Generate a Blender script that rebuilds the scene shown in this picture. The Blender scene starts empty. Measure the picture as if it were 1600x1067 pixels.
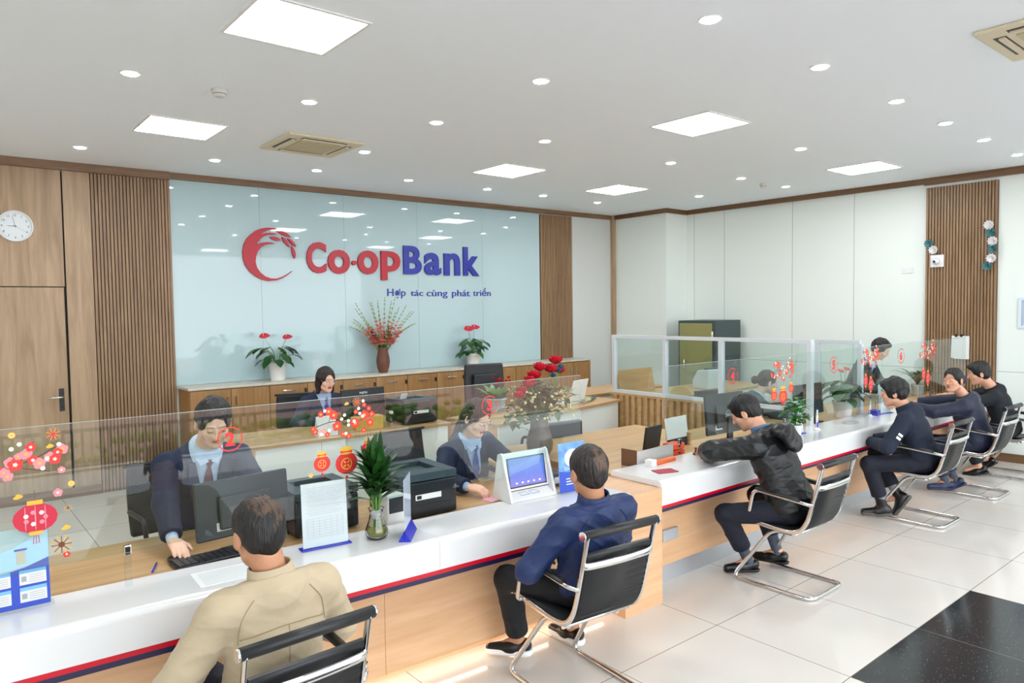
import bpy, math, random
import numpy as np
from mathutils import Vector, Matrix, Euler
rnd = random.Random(7)
S = bpy.context.scene
COL = S.collection
PI = math.pi

# ---------------------------------------------------------------- camera
CAM_H = 1.88
pitch, roll, yaw = 4.6308e-2, -1.40017e-2, 0.690574
cp, sp = math.cos(pitch), math.sin(pitch)
fw = Vector((math.sin(yaw)*cp, math.cos(yaw)*cp, -sp))
rt = Vector((math.cos(yaw), -math.sin(yaw), 0)); up = rt.cross(fw)
r2 = math.cos(roll)*rt + math.sin(roll)*up
u2 = -math.sin(roll)*rt + math.cos(roll)*up
cd = bpy.data.cameras.new('camera'); cam = bpy.data.objects.new('camera', cd); COL.objects.link(cam)
cam.matrix_world = Matrix(((r2.x,u2.x,-fw.x,0),(r2.y,u2.y,-fw.y,0),(r2.z,u2.z,-fw.z,CAM_H),(0,0,0,1)))
cd.sensor_width = 36; cd.lens = 1117.3/1600*36; cd.clip_start = .05; cd.clip_end = 200
S.camera = cam

# ---------------------------------------------------------------- world and exposure
wd = bpy.data.worlds.new('sky'); S.world = wd; wd.use_nodes = True
wn = wd.node_tree
bg = wn.nodes['Background']; bg.inputs['Color'].default_value = (.88,.94,1,1); bg.inputs['Strength'].default_value = 2.3
S.view_settings.view_transform = 'Standard'; S.view_settings.look = 'None'
S.view_settings.gamma = 1; S.view_settings.use_curve_mapping = False
S.view_settings.exposure = 1.08
PANEL_E, SPOT_E = 12.0, 30.0
S.cycles.max_bounces = 12; S.cycles.diffuse_bounces = 8; S.cycles.transparent_max_bounces = 16
S.cycles.sample_clamp_indirect = 6

# ---------------------------------------------------------------- helpers
def tag(o, label=None, cat=None, group=None, kind=None):
    if label: o['label'] = label
    if cat: o['category'] = cat
    if group: o['group'] = group
    if kind: o['kind'] = kind
    return o
def thing(name, label, cat, loc=(0,0,0), rz=0, group=None):
    o = bpy.data.objects.new(name, None); COL.objects.link(o); o.empty_display_size = .05
    o.location = loc; o.rotation_euler = (0,0,rz)
    return tag(o, label, cat, group)
def lin(h):
    h = h.lstrip('#'); v = [int(h[i:i+2],16)/255 for i in (0,2,4)]
    return tuple(c/12.92 if c <= .04045 else ((c+.055)/1.055)**2.4 for c in v)+(1,)
MATS = {}
def mat(name, col='#808080', rough=.5, metal=0, bump=None, var=0, spec=None, emit=None, trans=None, coat=0, sheen=0, vscale=6):
    """bump=(scale, strength, stretch)"""
    if name in MATS: return MATS[name]
    m = bpy.data.materials.new(name); m.use_nodes = True; nt = m.node_tree; b = nt.nodes['Principled BSDF']
    c = lin(col) if isinstance(col, str) else tuple(col)+(1,)
    b.inputs['Base Color'].default_value = c; b.inputs['Roughness'].default_value = rough; b.inputs['Metallic'].default_value = metal
    if spec is not None: b.inputs['Specular IOR Level'].default_value = spec
    if coat: b.inputs['Coat Weight'].default_value = coat; b.inputs['Coat Roughness'].default_value = .08
    if sheen: b.inputs['Sheen Weight'].default_value = sheen; b.inputs['Sheen Roughness'].default_value = .4
    if trans: b.inputs['Transmission Weight'].default_value = trans
    tc = nt.nodes.new('ShaderNodeTexCoord')
    if var:
        n = nt.nodes.new('ShaderNodeTexNoise'); n.inputs['Scale'].default_value = vscale; n.inputs['Detail'].default_value = 4
        nt.links.new(tc.outputs['Object'], n.inputs['Vector'])
        r = nt.nodes.new('ShaderNodeMapRange'); r.inputs[1].default_value = .3; r.inputs[2].default_value = .7
        r.inputs[3].default_value = 1-var; r.inputs[4].default_value = 1+var
        nt.links.new(n.outputs['Fac'], r.inputs[0])
        mx = nt.nodes.new('ShaderNodeMix'); mx.data_type = 'RGBA'; mx.blend_type = 'MULTIPLY'; mx.inputs[0].default_value = 1
        mx.inputs[6].default_value = c; nt.links.new(r.outputs[0], mx.inputs[7]); nt.links.new(mx.outputs[2], b.inputs['Base Color'])
    if bump:
        n = nt.nodes.new('ShaderNodeTexNoise'); n.inputs['Scale'].default_value = bump[0]; n.inputs['Detail'].default_value = 5
        v = tc.outputs['Object']
        if len(bump) > 2:
            mp = nt.nodes.new('ShaderNodeMapping'); mp.inputs['Scale'].default_value = bump[2]; nt.links.new(v, mp.inputs[0]); v = mp.outputs[0]
        nt.links.new(v, n.inputs['Vector'])
        bp = nt.nodes.new('ShaderNodeBump'); bp.inputs['Strength'].default_value = bump[1]; bp.inputs['Distance'].default_value = .02
        nt.links.new(n.outputs['Fac'], bp.inputs['Height']); nt.links.new(bp.outputs[0], b.inputs['Normal'])
    if emit is not None:
        b.inputs['Emission Color'].default_value = c; b.inputs['Emission Strength'].default_value = emit
    MATS[name] = m; return m
def wood(name, c1, c2, axis='Z', scale=1.0, rough=.42, seam=None):
    """grain running along axis; seam=(axis index, period, offset) dark board joints"""
    if name in MATS: return MATS[name]
    m = bpy.data.materials.new(name); m.use_nodes = True; nt = m.node_tree; b = nt.nodes['Principled BSDF']; L = nt.links.new
    tc = nt.nodes.new('ShaderNodeTexCoord'); mp = nt.nodes.new('ShaderNodeMapping')
    s = {'X': (.55,7,7), 'Y': (7,.55,7), 'Z': (7,7,.55)}[axis]
    mp.inputs['Scale'].default_value = [v*scale for v in s]; L(tc.outputs['Object'], mp.inputs[0])
    n = nt.nodes.new('ShaderNodeTexNoise'); n.inputs['Scale'].default_value = 1.6; n.inputs['Detail'].default_value = 6; n.inputs['Distortion'].default_value = 1.1
    L(mp.outputs[0], n.inputs['Vector'])
    n2 = nt.nodes.new('ShaderNodeTexNoise'); n2.inputs['Scale'].default_value = 9; n2.inputs['Detail'].default_value = 4; L(mp.outputs[0], n2.inputs['Vector'])
    mm = nt.nodes.new('ShaderNodeMath'); mm.operation = 'MULTIPLY_ADD'; mm.inputs[1].default_value = .35; L(n2.outputs['Fac'], mm.inputs[0]); L(n.outputs['Fac'], mm.inputs[2])
    cr = nt.nodes.new('ShaderNodeValToRGB'); cr.color_ramp.elements[0].position = .42; cr.color_ramp.elements[1].position = .92
    cr.color_ramp.elements[0].color = lin(c2); cr.color_ramp.elements[1].color = lin(c1)
    L(mm.outputs[0], cr.inputs[0]); L(cr.outputs[0], b.inputs['Base Color'])
    b.inputs['Roughness'].default_value = rough
    bp = nt.nodes.new('ShaderNodeBump'); bp.inputs['Strength'].default_value = .12; bp.inputs['Distance'].default_value = .004
    L(n2.outputs['Fac'], bp.inputs['Height']); L(bp.outputs[0], b.inputs['Normal'])
    MATS[name] = m; return m
def glassmat(name, tint=(.93,.97,.96), ior=1.5, rough=0.0, base=0.0):
    if name in MATS: return MATS[name]
    m = bpy.data.materials.new(name); m.use_nodes = True; nt = m.node_tree; nt.nodes.clear(); L = nt.links.new
    o = nt.nodes.new('ShaderNodeOutputMaterial'); t = nt.nodes.new('ShaderNodeBsdfTransparent'); t.inputs[0].default_value = tuple(tint)+(1,)
    g = nt.nodes.new('ShaderNodeBsdfGlossy'); g.inputs['Roughness'].default_value = rough
    f = nt.nodes.new('ShaderNodeFresnel'); f.inputs[0].default_value = ior
    a0 = nt.nodes.new('ShaderNodeMath'); a0.operation = 'ADD'; a0.inputs[1].default_value = base; a0.use_clamp = True; L(f.outputs[0], a0.inputs[0])
    ge = nt.nodes.new('ShaderNodeNewGeometry'); iv = nt.nodes.new('ShaderNodeMath'); iv.operation = 'SUBTRACT'; iv.inputs[0].default_value = 1; L(ge.outputs['Backfacing'], iv.inputs[1])
    a = nt.nodes.new('ShaderNodeMath'); a.operation = 'MULTIPLY'; L(a0.outputs[0], a.inputs[0]); L(iv.outputs[0], a.inputs[1])   # a sheet reflects at its outer faces
    x = nt.nodes.new('ShaderNodeMixShader'); L(a.outputs[0], x.inputs[0]); L(t.outputs[0], x.inputs[1]); L(g.outputs[0], x.inputs[2]); L(x.outputs[0], o.inputs[0])
    MATS[name] = m; return m

class MB:
    def __init__(s): s.v = []; s.f = []; s.mi = []; s.sm = []
    def add(s, vs, fs, mi=0, smooth=False):
        n = len(s.v); s.v += [tuple(v) for v in vs]
        for f in fs: s.f.append(tuple(i+n for i in f)); s.mi.append(mi); s.sm.append(smooth)
        return s
    def box(s, lo, hi, mi=0, M=None):
        (a,b,c),(d,e,f) = lo, hi
        vs = [Vector(p) for p in ((a,b,c),(d,b,c),(d,e,c),(a,e,c),(a,b,f),(d,b,f),(d,e,f),(a,e,f))]
        if M: vs = [M @ v for v in vs]
        return s.add(vs, [(0,3,2,1),(4,5,6,7),(0,1,5,4),(1,2,6,5),(2,3,7,6),(3,0,4,7)], mi)
    def prism(s, pts, h0, h1, M=None, mi=0, smooth=False):
        """pts 2D (x,y) loop counter-clockwise, extruded h0..h1 on z; M maps"""
        n = len(pts); vs = [Vector((p[0],p[1],h0)) for p in pts]+[Vector((p[0],p[1],h1)) for p in pts]
        if M: vs = [M @ v for v in vs]
        fs = [tuple(range(n-1,-1,-1)), tuple(range(n,2*n))]
        s.add(vs, fs, mi); k = len(s.v)-2*n
        for i in range(n):
            j = (i+1)%n; s.f.append((k+i,k+j,k+n+j,k+n+i)); s.mi.append(mi); s.sm.append(smooth)
        return s
    def lathe(s, prof, c=(0,0,0), n=24, mi=0, M=None, cap=True):
        """prof [(r,z)] bottom to top"""
        vs = []; fs = []
        for r, z in prof:
            for k in range(n):
                a = 2*PI*k/n; v = Vector((c[0]+r*math.cos(a), c[1]+r*math.sin(a), c[2]+z)); vs.append(M @ v if M else v)
        for i in range(len(prof)-1):
            for k in range(n): j = (k+1)%n; fs.append((i*n+k, i*n+j, (i+1)*n+j, (i+1)*n+k))
        s.add(vs, fs, mi, True)
        if cap:
            b0 = len(s.v)-len(vs)
            s.f.append(tuple(b0+k for k in range(n-1,-1,-1))); s.mi.append(mi); s.sm.append(False)
            t0 = b0+(len(prof)-1)*n; s.f.append(tuple(t0+k for k in range(n))); s.mi.append(mi); s.sm.append(False)
        return s
    def tube(s, path, r=.01, n=8, mi=0, M=None, sub=0, flat=None, closed=False):
        P = [Vector(p) for p in path]
        if sub: P = smooth_path(P, sub, closed)
        if M: P = [M @ p for p in P]
        R = r if isinstance(r, (list,tuple)) else None
        T = []
        m = len(P)
        for i in range(m):
            a = P[(i-1)%m] if closed else P[max(i-1,0)]; b = P[(i+1)%m] if closed else P[min(i+1,m-1)]
            T.append((b-a).normalized() if (b-a).length > 1e-9 else Vector((0,0,1)))
        ref = Vector((1,0,0)) if abs(T[0].x) < .8 else Vector((0,1,0))
        N = (ref - T[0]*ref.dot(T[0])).normalized(); vs = []
        for i in range(m):
            N = (N - T[i]*N.dot(T[i])); N = N.normalized() if N.length > 1e-6 else T[i].orthogonal().normalized(); Bn = T[i].cross(N)
            t = i/(m-1) if m > 1 else 0
            rr = (R[0]+(R[1]-R[0])*t if len(R) == 2 else R[min(i,len(R)-1)]) if R else r
            fa, fb = flat or (1,1)
            for k in range(n):
                a = 2*PI*k/n; vs.append(P[i]+N*(rr*fa*math.cos(a))+Bn*(rr*fb*math.sin(a)))
        fs = []
        for i in range(m if closed else m-1):
            i2 = (i+1)%m
            for k in range(n): j = (k+1)%n; fs.append((i*n+k, i*n+j, i2*n+j, i2*n+k))
        s.add(vs, fs, mi, True)
        if not closed:
            b0 = len(s.v)-len(vs)
            s.f.append(tuple(b0+k for k in range(n-1,-1,-1))); s.mi.append(mi); s.sm.append(False)
            s.f.append(tuple(b0+(m-1)*n+k for k in range(n))); s.mi.append(mi); s.sm.append(False)
        return s
    def ball(s, c, r, n=12, mi=0, M=None, sc=(1,1,1)):
        prof = [(max(1e-4, math.sin(PI*i/(n//2+2))), -math.cos(PI*i/(n//2+2))) for i in range(n//2+3)]
        T = Matrix.Translation(c) @ Matrix.Diagonal((r*sc[0], r*sc[1], r*sc[2], 1))
        return s.lathe(prof, (0,0,0), n, mi, (M @ T) if M else T)
    def leaf(s, base, d, up_, length, width, droop=.3, seg=6, mi=0, fold=.15, tip=1.0):
        """a folded blade with a midrib starting at base along d, bending down"""
        d = Vector(d).normalized(); up_ = Vector(up_); side = d.cross(up_)
        side = side.normalized() if side.length > 1e-4 else Vector((1,0,0)); u = side.cross(d).normalized()
        vs = []; p = Vector(base); dd = d.copy()
        for i in range(seg+1):
            t = i/seg; w = width*.5*(math.sin(PI*min(1,(t*.92+.06))**.85))**.9*tip if t < 1 else .0005
            u = side.cross(dd).normalized()
            vs += [p-side*w+u*fold*w, p, p+side*w+u*fold*w]
            ax = Matrix.Rotation(-droop/seg*2*(.3+t), 3, side); dd = ax @ dd; p = p+dd*(length/seg)
        fs = []
        for i in range(seg):
            a = i*3; fs += [(a,a+1,a+4,a+3),(a+1,a+2,a+5,a+4)]
        return s.add(vs, fs, mi, True)
    def obj(s, name, mats, parent=None, bevel=0, label=None, kind=None, segs=2, loc=None, rz=None, recalc=False):
        me = bpy.data.meshes.new(name); me.from_pydata(s.v, [], s.f)
        mats = mats if isinstance(mats, (list,tuple)) else [mats]
        for m in mats: me.materials.append(m)
        me.polygons.foreach_set('material_index', s.mi); me.polygons.foreach_set('use_smooth', s.sm); me.update()
        o = bpy.data.objects.new(name, me); COL.objects.link(o)
        if parent: o.parent = parent
        if loc: o.location = loc
        if rz is not None: o.rotation_euler = (0,0,rz)
        if bevel:
            b = o.modifiers.new('b','BEVEL'); b.width = bevel; b.segments = segs; b.limit_method = 'ANGLE'; b.angle_limit = .7
        return tag(o, label=label, kind=kind)
def smooth_path(P, sub, closed=False):
    out = []; n = len(P)
    rng = range(n if closed else n-1)
    for i in rng:
        g = (lambda j: P[j%n]) if closed else (lambda j: P[max(0,min(n-1,j))])
        a,b,c,d = g(i-1),g(i),g(i+1),g(i+2)
        for k in range(sub):
            t = k/sub; out.append(.5*((2*b)+(c-a)*t+(2*a-5*b+4*c-d)*t*t+(3*b-a-3*c+d)*t**3))
    if not closed: out.append(P[-1])
    return out
def fillet(P, r, n=5):
    P = [Vector(p) for p in P]; out = [P[0]]
    for i in range(1, len(P)-1):
        a = (P[i-1]-P[i]); b = (P[i+1]-P[i]); rr = min(r, a.length*.49, b.length*.49)
        p, q = P[i]+a.normalized()*rr, P[i]+b.normalized()*rr
        for k in range(n+1):
            t = k/n; out.append((1-t)**2*p+2*t*(1-t)*P[i]+t*t*q)
    return out+[P[-1]]
def box_obj(name, lo, hi, m, parent=None, bevel=0, **k): return MB().box(lo, hi).obj(name, m, parent, bevel, **k)
def struct(name, mb, m, **k): return mb.obj(name, m, kind='structure', **k)
def text_mb(txt, height, thick=.004, offset=0, width=None):
    """letters in the XZ plane, lower left at 0,0, front facing -Y, as an MB"""
    cu = bpy.data.curves.new('t', 'FONT'); cu.body = txt; cu.size = 1; cu.extrude = .5; cu.offset = offset; cu.resolution_u = 4
    ob = bpy.data.objects.new('t', cu); COL.objects.link(ob); dg = bpy.context.evaluated_depsgraph_get()
    me = bpy.data.meshes.new_from_object(ob.evaluated_get(dg)); vs = [v.co.copy() for v in me.vertices]; fs = [tuple(p.vertices) for p in me.polygons]
    bpy.data.objects.remove(ob); bpy.data.curves.remove(cu); bpy.data.meshes.remove(me)
    if not vs: return MB()
    x0 = min(v.x for v in vs); x1 = max(v.x for v in vs); y0 = min(v.y for v in vs); y1 = max(v.y for v in vs)
    sy = height/(y1-y0); sx = width/(x1-x0) if width else sy
    b = MB(); b.add([((v.x-x0)*sx, -(v.z)*thick, (v.y-y0)*sy) for v in vs], fs); return b
def moved(b, M):
    b.v = [tuple(M @ Vector(v)) for v in b.v]; return b
def join(*bs):
    r = MB()
    for b in bs:
        n = len(r.v); r.v += b.v; r.f += [tuple(i+n for i in f) for f in b.f]; r.mi += b.mi; r.sm += b.sm
    return r

# ---------------------------------------------------------------- materials
M_white = mat('white_paint', '#e2e9e4', .5); M_ceil = mat('ceiling_paint', '#f0f8ff', .8)
M_walnut = wood('walnut_board', '#b69b7c', '#917659', 'Z'); M_walnutX = wood('walnut_trim', '#8c6c4e', '#674b33', 'X'); M_walnutY = wood('walnut_trim_side', '#7c5c3f', '#5e4229', 'Y')
M_slat = wood('walnut_slat', '#9c7d5c', '#7a5c40', 'Z', 1.3)
M_oak = wood('oak_front', '#dfb58c', '#c99a70', 'X', .8, .35); M_oakY = wood('oak_end', '#dfb58c', '#c99a70', 'Y', .8, .35)
M_desk = wood('oak_desk', '#c6a475', '#a98254', 'X', .9, .38); M_cab = wood('cabinet_veneer', '#a98050', '#855f35', 'Z', 1.0, .4)
M_gloss = mat('white_solid_surface', '#e1e1e1', .14, coat=.2); M_red = mat('red_stripe', '#c4001f', .3); M_navy = mat('navy_stripe', '#1d173f', .3)
M_chrome = mat('chrome', '#dcdcdc', .09, 1); M_alu = mat('brushed_aluminium', '#c9cdd2', .35, .8); M_aluw = mat('pale_aluminium', '#d8dde4', .35, .3)
M_black = mat('black_plastic', '#101112', .38); M_dgrey = mat('charcoal_plastic', '#1f2225', .45); M_leather = mat('black_leather', '#121316', .42, bump=(90,.12))
M_glass = glassmat('screen_glass', (.90,.95,.94), 1.5, base=.035); M_acryl = glassmat('acrylic', (.94,.97,.98), 1.45, base=.02)
M_edge = mat('glass_edge', '#9fb8ae', .1, spec=.6)
M_paper = mat('paper', '#dededc', .7); M_print = mat('grey_print', '#a6a6ac', .8); M_blue = mat('royal_blue_acrylic', '#2a36b8', .2)
M_soil = mat('soil', '#3a2a1c', .9, bump=(60,.6)); M_pot = mat('white_ceramic', '#e9e7e4', .25); M_clay = mat('brown_clay', '#6d4030', .55, bump=(14,.25), var=.2)
M_leaf = mat('dark_leaf', '#24501f', .35, var=.35, vscale=9); M_leaf2 = mat('bright_leaf', '#3b7a2a', .35, var=.3, vscale=9); M_stem = mat('green_stem', '#5f8a3a', .5)
M_gap = mat('shadow_gap', '#45342a', .8)

# ================================================================= THE ROOM
HC = 3.42
BA = -.026                      # the back wall is turned by a degree and a half
def bw(x, d=0., z=0.): return Vector((x + .026*d, 8.57 + BA*x - d, z))       # x along the back wall, d out of it
MBW = Matrix(((1,.026,0,0),(BA,-1,0,8.57),(0,0,1,0),(0,0,0,1)))                # (x,d,z) -> world
def rwx(y): return 9.84-.0265*y
MRW = Matrix(((0,-1,0,9.84),(1,0,0,0),(0,0,1,0),(0,0,0,1))) @ Matrix(((1,0,0,0),(.0265,1,0,0),(0,0,1,0),(0,0,0,1)))   # (y,d,z) -> world
def flip(b): b.f = [tuple(reversed(f)) for f in b.f]; return b

# floor: large cream tiles with black granite blocks
def floor_mat():
    m = bpy.data.materials.new('floor_tiles'); m.use_nodes = True; nt = m.node_tree; b = nt.nodes['Principled BSDF']; L = nt.links.new
    tc = nt.nodes.new('ShaderNodeTexCoord'); sx = nt.nodes.new('ShaderNodeSeparateXYZ'); L(tc.outputs['Object'], sx.inputs[0])
    def M(op, a, bb, c=None, clamp=False):
        n = nt.nodes.new('ShaderNodeMath'); n.operation = op; n.use_clamp = clamp
        for i, v in enumerate((a, bb, c)):
            if v is None: continue
            if isinstance(v, (int,float)): n.inputs[i].default_value = v
            else: L(v, n.inputs[i])
        return n.outputs[0]
    def line(c, off, per, w=.0022):
        f = M('FRACT', M('DIVIDE', M('SUBTRACT', c, off-50*per), per), 0); d = M('ABSOLUTE', M('SUBTRACT', f, .5), 0)
        return M('GREATER_THAN', d, .5-w/per)
    X, Y = sx.outputs[0], sx.outputs[1]
    ln = M('MAXIMUM', line(X, 3.54, .833), line(Y, 1.643, .785))
    fx = M('FRACT', M('DIVIDE', M('SUBTRACT', X, 3.54-16.66*2), 3.332), 0)
    blk = M('MAXIMUM', M('MULTIPLY', M('LESS_THAN', fx, .5), M('MULTIPLY', M('LESS_THAN', Y, 1.643), M('GREATER_THAN', Y, .073))), M('MULTIPLY', M('LESS_THAN', Y, -.712), M('GREATER_THAN', Y, -2.28)))
    n = nt.nodes.new('ShaderNodeTexNoise'); n.inputs['Scale'].default_value = 2.2; n.inputs['Detail'].default_value = 5; L(tc.outputs['Object'], n.inputs[0])
    cr = nt.nodes.new('ShaderNodeValToRGB'); cr.color_ramp.elements[0].color = lin('#d5cfc6'); cr.color_ramp.elements[1].color = lin('#dfdcd6'); L(n.outputs['Fac'], cr.inputs[0])
    v = nt.nodes.new('ShaderNodeTexVoronoi'); v.inputs['Scale'].default_value = 55; L(tc.outputs['Object'], v.inputs[0])
    vr = nt.nodes.new('ShaderNodeValToRGB'); vr.color_ramp.elements[0].position = .06; vr.color_ramp.elements[0].color = lin('#8d949a'); vr.color_ramp.elements[1].position = .14; vr.color_ramp.elements[1].color = lin('#1f242a'); L(v.outputs['Distance'], vr.inputs[0])
    m1 = nt.nodes.new('ShaderNodeMix'); m1.data_type = 'RGBA'; L(blk, m1.inputs[0]); L(cr.outputs[0], m1.inputs[6]); L(vr.outputs[0], m1.inputs[7])
    m2 = nt.nodes.new('ShaderNodeMix'); m2.data_type = 'RGBA'; L(ln, m2.inputs[0]); L(m1.outputs[2], m2.inputs[6]); m2.inputs[7].default_value = lin('#6f6a62')
    L(m2.outputs[2], b.inputs['Base Color']); b.inputs['Roughness'].default_value = .13; b.inputs['Specular IOR Level'].default_value = .5
    return m
struct('floor', MB().box((-3.6,-3.5,-.05),(10.2,8.9,0)), floor_mat())
struct('ceiling', MB().box((-3.6,-3.5,HC),(10.2,8.9,HC+.08)), M_ceil)
# back wall body, panelling and trim
struct('wall_back', flip(MB().box((-3.6,-.2,0),(9.8,0,HC),M=MBW)), M_white)
struct('wall_right', flip(MB().box((-3.5,-.2,0),(8.5,0,HC),M=MRW)), M_white)
struct('wall_left', MB().box((-3.7,-3.5,0),(-3.6,8.8,HC)), M_white)
# wood board wall with flush door
b = MB()
for x0, x1, z0, z1 in ((-3.4,-.02,0,3.34),(.0,1.145,2.165,3.34),(1.16,1.40,0,3.34)):
    b.box((x0,0,z0),(x1,.03,z1),M=MBW)
struct('trim_1', flip(b), M_walnut)
struct('trim_14', flip(MB().box((-.04,.0,0),(1.17,.004,3.33),M=MBW)), mat('dark_reveal','#1d1712',.8))
dr = thing('door_1', 'flush walnut door with a steel lever handle in the wood-panelled wall under the clock', 'door', bw(.57,0,0)); dr['kind'] = 'structure'
MD = Matrix.Translation(-bw(.57,0,0)) @ MBW
flip(MB().box((.008,0,.005),(1.137,.028,2.155),M=MD)).obj('door_leaf', M_walnut, dr)
h = flip(MB().box((1.055,.028,.90),(1.10,.036,1.13),M=MD)).obj('handle_plate', M_dgrey, dr, .002)
MB().tube([(1.08,.036,1.045),(1.08,.08,1.045),(1.06,.085,1.045),(.955,.085,1.045)],.0095,8,M=MD).obj('handle', M_chrome, h)
MB().lathe([(.009,0),(.009,.004)],n=12,M=MD @ Matrix.Translation((1.078,.036,.945)) @ Matrix.Rotation(-PI/2,4,'X')).obj('keyhole', M_chrome, h)
def slats(name, x0, x1, z0, z1, MW, pitch=.0335, base=.012, dep=.034):
    b = MB(); b.box((x0,0,z0),(x1,base,z1),1,M=MW); n = round((x1-x0)/pitch); p = (x1-x0)/n
    for i in range(n): b.box((x0+i*p+.004,base,z0),(x0+(i+1)*p-.006,dep,z1),0,M=MW)
    return struct(name, flip(b), [M_slat, M_gap])
slats('trim_2', 1.405, 2.14, 0, 3.34, MBW)
slats('trim_3', 7.50, 8.16, 0, 3.34, MBW)
slats('trim_4', 2.85, 3.62, 0.02, 3.30, MRW)
struct('trim_5', join(flip(MB().box((-3.5,0,3.335),(2.16,.075,HC),M=MBW)), flip(MB().box((2.16,0,3.352),(9.7,.05,HC),M=MBW))), M_walnutX)
struct('trim_6', join(flip(MB().box((-2.6,0,3.335),(3.64,.055,HC),M=MRW)), flip(MB().box((3.64,0,3.35),(7.16,.045,HC),M=MRW))), M_walnutY)
# glossy back-painted glass feature wall in five sheets
M_mint = mat('back_painted_glass', '#b0c7cb', .03, spec=.5)
fg = thing('glass_wall_panel', 'pale mint glossy glass wall panel behind the bank lettering', 'wall panel', bw(4.8,0,1.07)); 
MF = Matrix.Translation(-bw(4.8,0,1.07)) @ MBW
xs = [2.165,3.145,4.215,5.295,6.385,7.48]
for i in range(5): flip(MB().box((xs[i]+.0012,.0,1.07),(xs[i+1]-.0012,.014,3.35),M=MF)).obj('glass_sheet', M_mint, fg)
struct('trim_7', flip(MB().box((2.14,0,0),(2.164,.03,3.35),M=MBW)), M_slat)
# grey panel, corner post, column
struct('trim_8', flip(MB().box((8.18,0,0),(9.06,.02,3.35),M=MBW)), mat('grey_panel', '#c9cbc8', .4))
struct('trim_9', flip(MB().box((9.06,0,0),(9.125,.085,HC),M=MBW)), M_walnut)
struct('wall_column', MB().box((9.13,7.19,0),(9.75,8.34,HC)), M_white)
struct('trim_10', MB().box((9.095,7.155,3.35),(9.70,8.3,HC-.001)), M_walnutY)
# thin joints of the white wall boards
b = MB(); gr = []
for y in (7.04,6.49,5.38,4.51): gr.append(MB().box((y-.0025,0,.1),(y+.0025,.0015,3.35),M=MRW))
gr.append(MB().box((3.62,0,1.055),(7.1,.0015,1.06),M=MRW)); gr.append(MB().box((-2.5,0,1.055),(2.84,.0015,1.06),M=MRW))
struct('trim_11', flip(join(*gr)), mat('board_joint', '#8d938f', .7))
struct('baseboard_right', flip(MB().box((-2.6,0,0),(7.18,.018,.10),M=MRW)), M_walnutY)
struct('baseboard_back', flip(MB().box((-3.5,.03,0),(1.4,.042,.10),M=MBW)), M_walnutX)

# ---- ceiling fixtures
M_panel = mat('lit_diffuser', (.97,.99,1), .6, emit=PANEL_E); M_spot = mat('lit_downlight', (.93,.97,1), .6, emit=SPOT_E); M_rim = mat('white_rim', '#e8e8e6', .4)
def panel_light(x, y, label, s=.285):
    t = thing('ceiling_light_panel', label, 'ceiling light', (x,y,HC), 0, 'square ceiling light panels')
    b = MB(); 
    for a in ((-s-.02,-s-.02,s+.02,-s),(-s-.02,s,s+.02,s+.02),(-s-.02,-s,-s,s),(s,-s,s+.02,s)): b.box((a[0],a[1],-.008),(a[2],a[3],.0))
    b.obj('frame', M_rim, t); MB().box((-s,-s,-.004),(s,s,-.001)).obj('diffuser', M_panel, t)
for x, y, lb in ((1.63,3.78,'largest lit square ceiling panel, at the top left of the view'),(1.73,6.4,'lit square ceiling panel near the wood-slatted left wall'),
    (5.17,3.71,'lit square ceiling panel above the middle of the right counter'),(5.15,6.24,'lit square ceiling panel in front of the bank lettering, right of the cassette air conditioner'),
    (7.13,6.42,'smallest lit square ceiling panel, closest to the room corner'),(8.35,3.77,'lit square ceiling panel nearest the slatted right wall')):
    panel_light(x, y, lb)
for x, y in ((1.63,1.1),(5.15,1.1),(8.35,1.1),(1.63,-1.5),(5.15,-1.5),(8.35,-1.5),(-1.6,3.75),(-1.6,6.3)): panel_light(x, y, 'added square ceiling panel, unseen, for extra light in the hall')  # unseen panels added outside the view to brighten the hall
spots = [(1.1,5.13),(2.27,5.05),(3.34,4.98),(1.2,7.66),(2.36,7.53),(3.41,7.44),(3.39,6.31),(4.53,7.37),(5.69,7.34),(3.31,3.66),(4.51,4.94),(6.64,7.32),(3.34,2.33),(4.57,2.35),(6.28,4.88),(8.49,6.11),(7.74,4.96),(8.77,4.96),(6.78,3.68),(5.81,2.38),(6.86,2.41),(7.86,2.43),(8.94,2.45),(7.74,7.35)]
spot_lb = ['left-hand downlight of the row through the largest panel and the smoke detector','downlight between the smoke detector and the middle of the view','downlight to the right of the cassette air conditioner, nearer the viewer','downlight at the far left over the wooden door','downlight below the left light panel, over the slatted wall','downlight just beyond the cassette air conditioner','downlight at the right corner of the cassette air conditioner','downlight over the letter C of the bank lettering','downlight in front of the end of the bank lettering','downlight near the top centre of the ceiling','downlight centred in the ceiling, left of the middle panel','downlight above the right edge of the mint glass wall','brightest downlight at the top edge of the view, right of centre','downlight at upper right, left of the right-hand run of four','downlight right of the ceiling centre, below the middle panel','downlight closest to the white corner column','downlight to the left of the small round ceiling sensor','downlight to the right of the small round ceiling sensor','downlight between the middle and the right light panels','first downlight of the run along the right wall, nearest the viewer','second downlight of the run towards the right wall','third downlight of the run towards the right wall','last downlight of the run, nearest the slatted right wall','round adjustable downlight in front of the grey corner panel']
for (x, y), lb in zip(spots, spot_lb):
    t = thing('downlight', lb, 'ceiling light', (x,y,HC), 0, 'small round recessed downlights')
    MB().lathe([(.062,-.006),(.062,0)],n=24).obj('trim_ring', M_rim, t)
    MB().lathe([(.046,-.009),(.046,-.0062)],n=24).obj('lamp', M_spot, t)
M_acb = mat('cream_plastic', '#d9d0b4', .5)
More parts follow.
